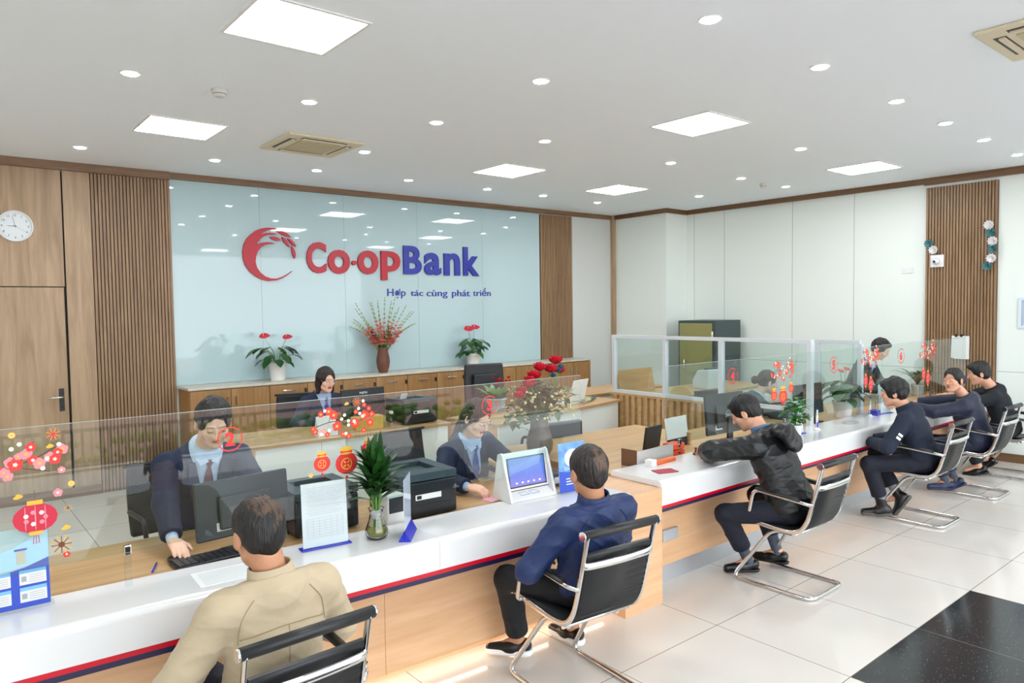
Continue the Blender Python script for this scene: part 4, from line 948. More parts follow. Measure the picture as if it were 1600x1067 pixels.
            Hh.ell(HL(0,-.045,-.03), (.078,.06,.07), R, k=.03); Hh.cone(HL(0,-.07,-.03), TL(.0,-.10,.88), .06, .055, k=.03); Hh.cone(TL(0,-.10,.88), TL(hair.get('side',.0),-.135,.60), .055, .04, k=.03)
            for s in (-1,1): Hh.cone(HL(s*.066,.01,.02), HL(s*.066,-.02,-.08), .02, .016, k=.02)
            Hh.ell(HL(0,.112,-.028), (.066,.080,.100), R, k=.008, sub=True); Hh.ell(HL(0,.122,.016), (.082,.072,.060), R, k=.008, sub=True); Hh.ell(HL(0,.10,-.08), (.080,.09,.07), R, k=.01, sub=True)
        elif st == 'bun':
            Hh.ell(HL(0,-.035,.0), (.076,.068,.068), R, k=.02); Hh.ell(HL(0,-.134,hair.get('bz',.0)), (.042,.038,.042), R, k=.012)
            Hh.plane(HL(0,0,-.06), R@V3(0,.35,-1)); Hh.ell(HL(0,.112,-.018), (.072,.078,.092), R, k=.008, sub=True); Hh.ell(HL(0,.122,.016), (.082,.072,.060), R, k=.008, sub=True); Hh.ell(HL(0,.105,-.06), (.09,.088,.055), R, k=.008, sub=True)
            for s in (-1,1): Hh.ell(HL(s*.094,.008,-.026), (.027,.034,.042), R, k=.008, sub=True)
        if callable(hm): hm = hm(HL)
        hs = np.random.RandomState(len(label)); kk = [(hs.normal(size=3)*np.array([60,60,20]), hs.rand()*6) for _ in range(6)]; hamp = hair.get('amp',.0022)
        ho = Hh.mesh('hair', hm, t, disp=lambda P: hamp*sum(np.sin(P@k+p+2*np.sin(P@k[::-1]*.4)) for k,p in kk)/2)
        if tags and 'hairnet' in tags:
            MB().ball(tuple(HL(0,-.138,.0)), .050, 16, sc=(1,.95,1)).obj('hair_net', mat('hair_net_blue','#1c2c52',.7), t)
    if tags and 'glasses' in tags:
        for s in (-1,1): MB().tube([M4 @ Vector((s*.032+.022*math.cos(a*PI/8), .103-.004*abs(math.cos(a*PI/8)), -.001+.018*math.sin(a*PI/8))) for a in range(16)],.0011,6,closed=True).obj('lens_rim', M_alu, t)
        MB().tube([M4 @ Vector(p) for p in ((-.010,.105,.003),(0,.108,.005),(.010,.105,.003))],.001,6,sub=2).obj('spectacle_bridge', M_alu, t)
        for s in (-1,1): MB().tube([M4 @ Vector(p) for p in ((s*.054,.10,.003),(s*.076,.04,.003),(s*.084,-.01,.0))],.001,6).obj('spectacle_arm', M_alu, t)
    # ---- clothing for the upper body
    def torso(D, g, hem=-.02, m=0, bust=True, wide=1.0):
        D.ell(TL(0,.0,.62), (.152*wide+g,.100+g,.165+g), RT, k=.05, m=m); D.ell(TL(0,.01,.25), (.140*wide+g,.098+g,.14+g), RT, k=.05, m=m); D.ell(TL(0,.005,.05), (.150*wide+g,.105+g,.11+g), RT, k=.05, m=m)
        for s in (-1,1):
            D.cone(TL(s*.045,-.015,.945), sh[s], .046+g, .048+g*.6, k=.04, m=m)
            if female and bust: D.ell(TL(s*.062,.072,.60), (.05+g,.045+g,.055+g), RT, k=.04, m=m)
    def sleeve(D, g, full=1.0, m=0, cuff=.0):
        for s in (-1,1):
            D.cone(sh[s], elb[s], .047+g, .040+g, k=.03, m=m)
            if full > 1: 
                e = elb[s]+(wrist[s]-elb[s])*min(1,(full-1)); D.cone(elb[s], e, .040+g, .030+g+cuff, k=.02, m=m)
    def cuts(D, g, full):
        for s in (-1,1):
            u = unit(wrist[s]-elb[s])
            if full > 1:
                o = elb[s]+(wrist[s]-elb[s])*(full-1)+u*.0
                D.cut((lambda o,u: lambda X,Y,Z: np.maximum(-((X-o[0])*u[0]+(Y-o[1])*u[1]+(Z-o[2])*u[2]), np.sqrt((X-o[0])**2+(Y-o[1])**2+(Z-o[2])**2)-.085))(o,u), .003)
            else:
                u = unit(elb[s]-sh[s]); o = sh[s]+(elb[s]-sh[s])*full
                D.cut((lambda o,u: lambda X,Y,Z: np.maximum(-((X-o[0])*u[0]+(Y-o[1])*u[1]+(Z-o[2])*u[2]), np.sqrt((X-o[0])**2+(Y-o[1])**2+(Z-o[2])**2)-.16))(o,u), .003)
    if top:
        kind = top['kind']; g = top.get('g', .012); seed = len(label)
        if kind == 'suit':
            S1 = SDF(h); torso(S1, .002, bust=True); S1.cone(N-up_*.04, N+nd*.050, nr+.032, nr+.016, k=.02); S1.cone(TL(0,-.01,.90), N, .085, nr+.03, k=.03); sleeve(S1, -.004, 1.98)
            S1.cap(N+nd*.050, nd+fwd*.12, .15); cuts(S1, 0, 1.99); S1.mesh('shirt', top['shirt'], t)
            J = SDF(h); torso(J, g); sleeve(J, g, 1.86); J.cone(TL(0,-.030,.92), N+nd*.030-fwd*.012, .098, nr+.026, k=.03)
            J.cap(N+nd*.034, nd+fwd*.1, .14)
            vw, vb = top.get('vee', (.062,.30))
            def vee(X,Y,Z):
                x = (X-Pv[0])*rgt[0]+(Y-Pv[1])*rgt[1]+(Z-Pv[2])*rgt[2]; y = (X-Pv[0])*fwd[0]+(Y-Pv[1])*fwd[1]+(Z-Pv[2])*fwd[2]; z = ((X-Pv[0])*up_[0]+(Y-Pv[1])*up_[1]+(Z-Pv[2])*up_[2])/L
                w = vw*np.clip((z-vb)/(1-vb),0,2); return np.maximum(np.abs(x)-w, .0-y)
            J.cut(vee, .006); cuts(J, g, 1.86)
            jk = J.mesh('jacket', top['mat'], t, disp=folds(fold, seed))
            # lapels lie along the opening
            Pj = J.P; loc = (Pj-Pv) @ RT; 
            def front(x, z, extra=.004):
                m_ = (np.abs(loc[:,0]-x) < .022) & (np.abs(loc[:,2]-z) < .022) & (loc[:,1] > 0)
                return (loc[m_,1].max() if m_.any() else .10)+extra
            for s in (-1,1):
                b = MB(); pts = []
                for k in range(7):
                    q = k/6; zz = (vb+.02+(1.0-vb-.07)*q)*L; xi = vw*np.clip((zz/L-vb)/(1-vb),0,2)+.002; wd_ = .012+.042*math.sin(PI*min(1,q*.8+.06)); pts.append((xi, xi+wd_, zz))
                for xi, xo, zz in pts:
                    for x_, ex in ((xi,.003),(xi,.009),(xo,.003),(xo,.010)): b.v.append(tuple(Pv+RT @ V3(s*x_, front(s*x_, zz, ex), zz)))
                for k in range(6):
                    a = k*4; b.f += [(a+1,a+3,a+7,a+5),(a+3,a+2,a+6,a+7),(a,a+1,a+5,a+4)]
                b.f.append((0,2,3,1)); b.f.append((24,25,27,26)); b.mi = [0]*len(b.f); b.sm = [False]*len(b.f)
                b.obj('lapel', top['mat'], jk)
            if top.get('pin'): 
                zz = .74*L; MB().ball(tuple(Pv+RT @ V3(-.085, front(-.085,zz,.012), zz)), .008, 10, sc=(1,.4,1)).obj('pin', M_acb, jk)
            # tie
            if top.get('tie'):
                Ps = S1.P; ls = (Ps-Pv) @ RT
                def fr2(z):
                    m_ = (np.abs(ls[:,0]) < .02) & (np.abs(ls[:,2]-z) < .02) & (ls[:,1] > 0); return (ls[m_,1].max() if m_.any() else .09)
                b = MB(); zs = [.985,.955,.93,.90,.80,.66,.52,.36,.30]; ws = [.012,.019,.0155,.010,.022,.032,.040,.046,.046]
                for z_, w_ in zip(zs, ws):
                    y_ = fr2(z_*L)
                    for x_, e_ in ((-w_,.003),(0,.010),(w_,.003),(0,.0)): b.v.append(tuple(Pv+RT @ V3(x_, y_+e_, z_*L)))
                for k in range(len(zs)-1):
                    for j in range(4): a = k*4; b.f.append((a+j,a+(j+1)%4,a+4+(j+1)%4,a+4+j))
                b.f += [(0,1,2,3),(len(b.v)-1,len(b.v)-2,len(b.v)-3,len(b.v)-4)]; b.mi = [0]*len(b.f); b.sm = [False]*len(b.f); b.obj('tie', top['tie'], t, .002)
                for s in (-1,1):
                    y_ = fr2(.97*L); b = MB(); 
                    for x_, y2, z_ in ((s*.006,y_+.012,.975*L),(s*.044,y_+.002,.925*L),(s*.062,y_-.022,.985*L),(s*.040,y_-.030,1.06*L)): b.v.append(tuple(Pv+RT @ V3(x_,y2,z_)))
                    b.v += [tuple(Vector(v)+Vector(fwd)*-.004) for v in b.v[:4]]
                    b.f = [(0,1,2,3),(7,6,5,4),(0,4,5,1),(1,5,6,2),(2,6,7,3),(3,7,4,0)]; b.mi = [0]*6; b.sm = [False]*6; b.obj('shirt_collar', top['shirt'], t)
        else:
            full = top.get('sleeve', 1.93); J = SDF(h); hemz = top.get('hem', -.02); wide = top.get('wide', 1.0)
            torso(J, g, wide=wide); sleeve(J, g, full, cuff=top.get('cuff',0))
            if top.get('hem_low'): J.ell(TL(0,-.02,.0), (.165*wide+g,.125+g,.10+g), RT, k=.05)
            if kind in ('stand','hood'):
                J.cone(TL(0,-.02,.94), N+up_*.0-fwd*.012, nr+.052, nr+.034, k=.02); J.cap(N+up_*.024-fwd*.02, up_+fwd*.25, .15)
            elif kind == 'polo': J.cone(TL(0,-.02,.94), N+up_*.0-fwd*.01, nr+.046, nr+.030, k=.02); J.cap(N+up_*.020-fwd*.02, up_+fwd*.25, .15)
            elif kind == 'round': J.cone(TL(0,-.01,.96), N+up_*.012, nr+.016, nr+.010, k=.02); J.cap(N+up_*.012, up_+fwd*.1, .15)
            cuts(J, g, full); J.cap(TL(0,0,hemz), -up_, .32)
            ck_ = {'stand':(.062,.030,.020,.010),'hood':(.030,.030,.022,.004),'polo':(.036,.030,.020,.010),'round':None}[kind]
            jk = J.mesh('jacket' if kind in ('stand','hood') else 'shirt', top['mat'], t, disp=folds(fold, seed))
            if ck_:
                hh_, r0_, r1_, tk_ = ck_; cu = nd; cr_ = unit(np.cross(fwd, cu)); cf_ = np.cross(cu, cr_); o_ = N-up_*.004-fwd*.006
                MC_ = Matrix([[cr_[i],cf_[i],cu[i],o_[i]] for i in range(3)]+[[0,0,0,1]])
                MB().lathe([(nr+r0_+.016,-.045),(nr+r0_+.008,-.015),(nr+r1_+.006,hh_*.45),(nr+r1_,hh_),(nr+r1_-.004,hh_+.002),(nr+r1_-.008,hh_),(nr+r1_-.006,hh_*.5),(nr+r0_-.004,-.030)],n=36,M=MC_,cap=False).obj('collar', top['mat'], jk)
            if kind == 'hood':
                Hd = SDF(h); base = TL(0,-.115-g,.90)
                Hd.ell(base+up_*.025, (.125,.055,.055), RT, k=.04); Hd.ell(TL(0,-.15-g,.78), (.085,.045,.085), RT, k=.05)
                for s in (-1,1): Hd.cone(TL(s*.09,-.08,.95), TL(s*.070,.035,.965), .036, .026, k=.03)
                Hd.mesh('hood', top['mat'], jk, disp=folds(.007, seed+3, 1.6))
            if top.get('seams'):
                lj = (J.P-Pv) @ RT
                for pts in top['seams']:
                    Q_ = []
                    for x_, z_ in [tuple(p_) for p_ in smooth_path([Vector((a_,0,b_)) for a_,b_ in pts],5) for p_ in [(p_[0],p_[2])]]:
                        m_ = (np.abs(lj[:,0]-x_) < .008) & (np.abs(lj[:,2]-z_*L) < .008) & (lj[:,1] < .02)
                        if m_.any(): Q_.append(tuple(Pv+RT @ V3(x_, lj[m_,1].min()+.0003, z_*L)))
                    if len(Q_) > 2: MB().tube(Q_, .0017, 6).obj('seam', top.get('seam_mat', top['mat']), jk)
            if top.get('inner'):
                C = SDF(h); C.cone(N, N+up_*.062-fwd*.010, nr+.018, nr+.012, k=.02); C.plane(N+up_*.06, up_+fwd*-.1); C.mesh('shirt_collar', top['inner'], t)
            if top.get('mark'):
                s = -1; u = unit(elb[s]-sh[s])
                for q, w_ in ((.52,.022),(.64,.026)):
                    o = sh[s]+(elb[s]-sh[s])*q; a_ = unit(V3(-.75,-.75,0)-u*(V3(-.75,-.75,0)@u)); b_ = np.cross(u, a_); rr_ = .045+g+.003; b = MB()
                    for kk_ in range(7):
                        an_ = -.30+.10*kk_; pp_ = o+(a_*math.cos(an_)+b_*math.sin(an_))*rr_; b.v += [tuple(pp_-u*.010),tuple(pp_+u*.010),tuple(pp_*1-u*.010+(a_*math.cos(an_)+b_*math.sin(an_))*.002),tuple(pp_+u*.010+(a_*math.cos(an_)+b_*math.sin(an_))*.002)]
                    for kk_ in range(6): i_ = kk_*4; b.f += [(i_+2,i_+3,i_+7,i_+6),(i_,i_+4,i_+5,i_+1),(i_,i_+2,i_+6,i_+4),(i_+1,i_+5,i_+7,i_+3)]; b.mi += [0]*4; b.sm += [False]*4
                    b.obj('sleeve_band', M_dwhite, jk)
    # ---- legs and feet
    if legs:
        Tm = SDF(h); gl = .014
        Tm.ell(Pv+V3(0,-.005,.0), (.160*hipr,.118,.105), None, k=.04)
        for s in (-1,1):
            cf = knee[s]+(ank[s]-knee[s])*legs.get('len',.93)
            Tm.cone(hj[s]+V3(0,0,0), knee[s], .086, .066, k=.04); Tm.cone(knee[s], cf, .066, .062, k=.03)
            u = unit(ank[s]-knee[s]); Tm.cut((lambda o,u: lambda X,Y,Z: np.maximum(-((X-o[0])*u[0]+(Y-o[1])*u[1]+(Z-o[2])*u[2]), np.sqrt((X-o[0])**2+(Y-o[1])**2+(Z-o[2])**2)-.15))(cf,u), .003)
        Tm.mesh('trousers', legs['mat'], t, disp=folds(.005, len(label)+9, .8))
        for s, fd in ((1,foot_dir[0]),(-1,foot_dir[1])):
            if legs.get('shoe') is None: continue
            f = unit(fd); a = ank[s]; tip = legs.get('tilt',{}).get(s, 0); dn = unit(V3(0,0,-1)*math.cos(tip)+V3(f[0],f[1],0)*-math.sin(tip)); f2 = unit(f*math.cos(tip)+V3(0,0,-1)*math.sin(tip))
            sole = a+dn*.068
            if legs.get('sock'): 
                k_ = SDF(h); k_.cone(a+dn*.01, a+(knee[s]-a)*.30, .036, .040, k=.02); k_.mesh('sock', legs['sock'], t)
            Sh = SDF(.0045); Sh.cone(a+dn*.030-f2*.035, a+dn*.045+f2*.045, .037, .036, k=.03); Sh.cone(a+dn*.045+f2*.04, a+dn*.052+f2*.155, .036, .026, k=.03)
            if legs.get('boot'): Sh.cone(a+dn*.02, a+(knee[s]-a)*.22, .042, .044, k=.03)
            Sh.plane(sole, dn); Sh.plane(a-dn*.012 if not legs.get('boot') else a+(knee[s]-a)*.2, -dn+f2*-.2)
            so = Sh.mesh('shoe', legs['shoe'], t)
            Sl = SDF(.0045); Sl.cone(a+dn*.062-f2*.038, a+dn*.062+f2*.15, .040, .032, k=.03); Sl.plane(a+dn*.084, dn); Sl.plane(a+dn*(.062-legs.get('solet',0)), -dn)
            Sl.mesh('sole', legs.get('sole', M_black), so)
    return t

# ================================================================= THE PEOPLE
M_beige = mat('beige_cotton', '#b9a88b', .75, bump=(28,.12), sheen=.1, var=.04); M_royal = mat('blue_softshell', '#172a57', .6, bump=(30,.12)); M_blackn = mat('black_nylon', '#111215', .42, bump=(22,.15))
M_navyk = mat('navy_knit', '#141f33', .8, bump=(60,.12)); M_velvet = mat('blue_velvet', '#071230', .6, bump=(40,.15), sheen=.15); M_polo = mat('dark_polo', '#0c121b', .8, bump=(70,.1))
M_suit = mat('navy_suit', '#101b3a', .7, bump=(90,.08)); M_suitg = mat('grey_suit', '#3c444a', .7, bump=(90,.08)); M_shirt = mat('pale_blue_shirt', '#a9c0e0', .7, bump=(60,.05)); M_shirtw = mat('white_blue_shirt', '#c4d3ea', .7, bump=(60,.05))
M_tieb = mat('blue_tie', '#2a4fa0', .5); M_tiem = mat('maroon_tie', '#6a3440', .5); M_tied = mat('deep_blue_tie', '#23309a', .5)
M_trn = mat('navy_trousers', '#0d1224', .75, bump=(50,.1)); M_trd = mat('dark_trousers', '#0f1116', .75, bump=(50,.1)); M_sock = mat('grey_sock', '#4d5360', .85, bump=(80,.2)); M_shoe = mat('black_shoe', '#121213', .3); M_sole = mat('white_sole', '#eeeeee', .5)
M_bshoe = mat('blue_shoe', '#2a3352', .5); M_greysole = mat('grey_sole', '#5b5a57', .7); M_dsock = mat('pale_sock', '#8a8d92', .85)

person('seated man in a beige jacket seen from behind, balding at the crown, nearest the viewer', (.91,2.40), .06, (-.02,.085,1.105), (-.0,.035,.945), skin=M_skin3, pitch=.22, yaw=.05,
    hip=(0,.02,.525), wl=(-.19,.27,.63), el=(-.75,-.25,-.7), wr=(.20,.34,.63), er=(.7,-.2,-.7), top=dict(kind='stand', mat=M_beige, g=.026, sleeve=1.95, cuff=.006, hem=-.1, wide=1.04, seams=[[(-.15,.66),(-.08,.70),(.0,.715),(.08,.70),(.15,.66)],[(0,.71),(0,.5),(0,.3)],[(-.155,.62),(-.145,.80),(-.10,.95)],[(.155,.62),(.145,.80),(.10,.95)]], seam_mat=mat('beige_seam','#9c8b6c',.8)),
    legs=dict(mat=M_trn, shoe=M_shoe, sole=M_black), hair=dict(style='thin', th=.012, mat=lambda HL: thinhair('greying_hair', '#14110f', '#7f5d45', *HL(.012,-.080,.085), .055, .45)), shoulder=.18, fold=.009)
person('seated man in a royal blue jacket seen from behind, facing the teller with spectacles', (2.49,2.44), -.12, (-.04,-.045,1.09), (-.025,-.065,.935), skin=M_skin3, pitch=.12, yaw=-.10,
    hip=(0,-.02,.525), wl=(-.16,.18,.62), el=(-1,-.25,-.5), wr=(.17,.30,.62), kl=(-.75,.75,1.0), al=(-.13,.45,.10), ar=(.20,.40,.10), top=dict(kind='stand', mat=M_royal, g=.024, sleeve=1.95, cuff=.006, hem=-.1, wide=1.06, seams=[[(-.15,.62),(-.145,.80),(-.10,.95)],[(.15,.62),(.145,.80),(.10,.95)]], seam_mat=mat('royal_seam','#152850',.7)),
    legs=dict(mat=M_trd, shoe=M_shoe, sole=M_sole, solet=.012, len=.86), foot_dir=((-.2,1,0),(-.75,.65,0)), hair=dict(style='thin', th=.014, mat=lambda HL: thinhair('brown_thin_hair', '#1d1613', '#7d5c47', *HL(.01,-.10,.060), .050, .5)), shoulder=.18, fold=.010)
person('seated man in a black hooded jacket writing on the counter', (4.46,2.42), .02, (.0,.40,1.125), (.01,.27,.985), skin=M_skin, pitch=.55, yaw=.35,
    hip=(0,.02,.525), wl=(-.14,.62,.835), el=(-1,-.1,.1), wr=(.06,.66,.83), er=(1,0,-.3), hl=dict(dir=(.5,.8,0),palm=(0,0,-1),curl=.4), hr=dict(dir=(-.3,.9,0),palm=(0,0,-1),curl=.4),
    al=(-.05,.34,.10), ar=(.20,.26,.12), kl=(-1.1,1,1.2), foot_dir=((-.35,1,0),(-.8,.6,0)), top=dict(kind='hood', mat=M_blackn, g=.034, sleeve=1.93, cuff=.004, hem=-.12, inner=mat('denim_collar','#5b7fa6',.7), wide=1.1),
    legs=dict(mat=M_trn, shoe=M_shoe, sock=M_sock, len=.72), hair=dict(style='short', th=.014), shoulder=.185, fold=.011)
person('young man in a navy top with white sleeve marks, hands clasped', (6.62,2.44), .12, (-.04,.25,1.095), (-.02,.15,.94), skin=M_skin, pitch=.10, yaw=.30,
    hip=(0,.0,.525), wl=(-.16,.40,.66), el=(-1,-.2,-.8), wr=(-.06,.42,.66), er=(1,-.2,-.8), hl=dict(dir=(.6,.6,.1),palm=(.4,0,-1),curl=.7), hr=dict(dir=(-.7,.5,.1),palm=(-.3,-.4,-1),curl=.8),
    al=(-.14,.30,.10), ar=(.02,.22,.16), kl=(-.7,1,1.1), kr=(.1,1,.9), foot_dir=((-.1,1,0),(-.5,.8,0)), top=dict(kind='stand', mat=M_navyk, g=.022, sleeve=1.95, hem=-.12, mark=True, wide=1.02),
    legs=dict(mat=M_trn, shoe=M_shoe, sock=M_dsock, sole=M_greysole, solet=.008, len=.74, boot=True, tilt={1:1.0}), hair=dict(style='shaggy', th=.020, amp=.005), shoulder=.175)
person('elderly woman in dark blue velvet turning to look back over the counter', (7.93,2.44), .10, (-.16,.20,1.12), (-.07,.12,.95), skin=M_skin, pitch=.0, yaw=1.30, roll=.04, female=True,
    hip=(0,.0,.53), wl=(-.38,.56,.86), el=(-1,-.2,-.7), wr=(.05,.62,.84), er=(1,0,-.5), hl=dict(dir=(-.4,.9,0),palm=(0,0,-1),curl=.25), al=(-.10,.26,.10), ar=(.05,.22,.10), kl=(-.6,1,1.1),
    top=dict(kind='polo', mat=M_velvet, g=.024, sleeve=1.86, hem=-.16, wide=1.1), legs=dict(mat=M_velvet, shoe=M_bshoe, sock=M_sock, len=.82, sole=M_bshoe, tilt={1:.5}), foot_dir=((-.2,1,0),(-.6,.8,0)),
    hair=dict(style='bun', th=.010), tags=('hairnet',), shoulder=.18)
person('man in a dark short-sleeved polo shirt leaning on the counter at the far right', (8.93,2.48), .22, (-.11,.27,1.11), (-.05,.15,.945), skin=M_skin, pitch=.18, yaw=.35,
    hip=(0,.0,.53), wl=(-.24,.56,.84), el=(-1,-.1,-.6), wr=(.10,.60,.84), er=(1,0,-.6), hl=dict(dir=(-.2,1,0),palm=(0,0,-1)), al=(-.12,.25,.10), ar=(.14,.20,.14),
    top=dict(kind='polo', mat=M_polo, g=.022, sleeve=.80, hem=-.12, wide=1.12), legs=dict(mat=M_trd, shoe=M_shoe, sole=M_black, len=.9, tilt={1:.6,-1:.3}), hair=dict(style='shaggy', th=.016, amp=.003), shoulder=.185)
# bank staff
person('male teller in a dark suit and maroon tie, hand on a mouse', (1.13,4.10), PI, (-.01,.30,1.315), (.0,.17,1.155), skin=M_skin2, pitch=.42, yaw=-.12,
    hip=(0,.0,.68), wr=(.275,.60,.80), er=(1,.1,-.4), wl=(-.22,.56,.80), el=(-1,0,-.5), hr=dict(dir=(-.05,1,-.12),palm=(0,0,-1),curl=.42), al=(-.1,.35,.25), ar=(.1,.35,.25),
    top=dict(kind='suit', mat=M_suit, shirt=M_shirtw, tie=M_tiem, g=.020, pin=True, vee=(.068,.22)), legs=dict(mat=M_trd), hair=dict(style='short', th=.015), shoulder=.185, tags=('down',), h=.0045)
person('female teller with spectacles and long hair, writing behind the number three sticker', (2.84,4.03), PI+.03, (.09,.32,1.175), (.06,.19,1.015), skin=M_skin2, pitch=.46, yaw=.08, female=True,
    hip=(0,.0,.54), wr=(.36,.58,.81), er=(1,.1,-.5), wl=(-.04,.62,.80), el=(-1,0,-.5), hr=dict(dir=(-.5,.8,-.1),palm=(-.4,0,-1),curl=.75), hl=dict(dir=(.5,.8,0),palm=(0,0,-1),curl=.3),
    top=dict(kind='suit', mat=M_suit, shirt=M_shirt, tie=M_tieb, g=.018, pin=True, vee=(.070,.15)), legs=dict(mat=M_trd), hair=dict(style='long', th=.012, side=.05), tags=('down','glasses','lip'), shoulder=.180, h=.0045)
person('female manager with a shoulder-length bob and spectacles at the rear desk', (3.0,6.62), PI+.04, (.0,.14,1.215), (.0,.06,1.06), skin=M_skin2, pitch=.16, yaw=.06, female=True,
    hip=(0,.0,.60), wr=(.15,.30,.85), wl=(-.15,.30,.85), top=dict(kind='suit', mat=M_suit, shirt=M_shirt, tie=M_tied, g=.018, vee=(.07,.15)), legs=dict(mat=M_trd),
    hair=dict(style='bob', th=.016, mat=M_hairbr), tags=('glasses','lip'), shoulder=.18, h=.006)
person('female teller with her hair in a bun, in profile behind the number four sticker', (6.49,4.14), -2.30, (-.02,.26,1.085), (-.01,.15,.935), skin=M_skin2, pitch=.25, yaw=.05, female=True,
    hip=(0,.02,.52), wr=(.18,.50,.82), wl=(-.18,.52,.82), top=dict(kind='suit', mat=M_suitg, shirt=M_shirtw, tie=M_tied, g=.018, vee=(.07,.15)), legs=dict(mat=M_trd),
    hair=dict(style='bun', th=.013, bz=-.01), tags=('down',), shoulder=.175, h=.006)
person('young male clerk in a grey suit standing behind the right glass screens, looking down', (8.80,4.14), -3.08, (.02,.38,1.335), (.01,.24,1.175), skin=M_skin2, pitch=.48, yaw=.0,
    hip=(0,.0,.75), wr=(.2,.45,.86), wl=(-.2,.45,.86), top=dict(kind='suit', mat=M_suitg, shirt=M_shirtw, tie=M_tieb, g=.020, vee=(.065,.2)), legs=dict(mat=M_trd), standing=True,
    hair=dict(style='short', th=.015), tags=('down',), h=.006)

# ================================================================= THINGS ON THE COUNTERS AND DESKS
def TF(x, y, z=0, rz=0): return Matrix.Translation((x,y,z)) @ Matrix.Rotation(rz,4,'Z')
def monitor(label, x, y, rz, z, w, h, foot=.07, logo=None, sticker=False, tilt=.08, mt=None):
    """screen looks along +y, its back along -y"""
    t = thing('computer_monitor', label, 'monitor', (x,y,z), rz); mt = mt or M_dgrey
    T = Matrix.Translation((0,0,foot)) @ Matrix.Rotation(-tilt,4,'X')
    MB().box((-w/2,-.012,0),(w/2,.014,h),M=T).obj('casing', mt, t, .006)
    MB().box((-w*.28,-.035,h*.15),(w*.28,-.0125,h*.72),M=T).obj('back_hump', mt, t, .01)
    MB().box((-w/2+.012,.0142,.016),(w/2-.012,.0155,h-.012),M=T).obj('screen', mat('screen_blue','#7d9cc8',.3,emit=.4), t)
    MB().box((-.03,-.05,.004),(.03,-.025,foot+h*.4)).obj('stand_neck', M_black, t, .004)
    MB().box((-w*.22,-.09,0),(w*.22,.06,.012)).obj('stand_base', M_black, t, .005)
    if logo: 
        b = text_mb(logo, .024, .0012, .02); wd_ = max(v[0] for v in b.v); moved(b, T @ Matrix.Translation((-wd_/2,-.0135 if logo != 'DELL' else -.0362,h*.80 if logo != 'DELL' else h*.42))).obj('logo', M_alu, t)
        if logo == 'DELL': MB().tube([T @ Vector((.036*math.cos(a*PI/12),-.0362,h*.42+.011+.036*math.sin(a*PI/12))) for a in range(24)],.0014,6,closed=True).obj('logo_ring', M_alu, t)
    if sticker:
        MB().box((-w*.30,-.0132,.035),(-w*.12,-.0121,.075),M=T).obj('white_sticker', M_paper, t); MB().box((-w*.09,-.0132,.045),(-w*.02,-.0121,.072),M=T).obj('green_sticker', mat('sticker_green','#8fd06a',.5), t)
    return t
monitor('dark computer monitor back with white and green stickers, before the male teller', 1.155, 3.42, .10, .7535, .455, .27, .075, None, True)
monitor('large black monitor with a round logo, beside the man in the black hooded jacket', 5.12, 3.42, -.05, .7535, .50, .33, .07, 'DELL', True)
monitor('black monitor seen from the side between the leafy plant and the white flower pot', 6.52, 3.44, -.08, .7535, .46, .29, .075, 'DELL')
monitor('black monitor in front of the seated female manager', 3.22, 6.12, .06, .801, .47, .28, .06, 'FUJITSU', mt=M_black)
t = thing('keyboard','black computer keyboard beside the male teller hand and mouse','keyboard',(1.02,3.36,.7535), .05)
MB().box((-.205,-.062,0),(.205,.062,.018)).obj('base', M_black, t, .004)
b = MB()
for r_ in range(5):
    for c_ in range(14): b.box((-.197+c_*.0283,-.056+r_*.0228,.018),(-.1725+c_*.0283,-.0365+r_*.0228,.0245))
b.obj('key_field', M_dgrey, t)
t = thing('computer_mouse','black computer mouse under the hand of the male teller','mouse',(.845,3.435,.7535), .1)
MB().ball((0,0,.012),.05,18,sc=(.62,1.05,.36)).obj('shell', M_black, t); MB().tube([(0,-.03,.0275),(0,-.018,.0305)],.004,8).obj('wheel', M_dgrey, t)
MB().tube([(0,-.05,.008),(.05,-.09,.003),(.16,-.10,.003),(.24,-.03,.003)],.0018,6,sub=6).obj('cable', M_black, t)
t = thing('ballpoint_pen','blue ballpoint pen lying on the wood desk left of the mouse','pen',(.755,3.42,.7575), 1.2)
MB().tube([(-.06,0,0),(.055,0,0)],.0042,8).obj('barrel', M_blue, t); MB().tube([(.0555,0,0),(.068,0,0)],[.0035,.001],8).obj('tip', M_chrome, t)
t = thing('paper_sheet','printed white form lying on the white counter by the beige jacket','paper',(.98,3.06,ZT+.0006), -.05)
MB().box((-.15,-.09,0),(.15,.10,.001)).obj('sheet', mat('form_paper','#eef0f0',.7), t)
b = MB()
for k in range(9): b.box((-.13,-.07+k*.018,.0011),(.12-.02*(k%3),-.068+k*.018,.0014))
b.obj('print_lines', M_print, t)
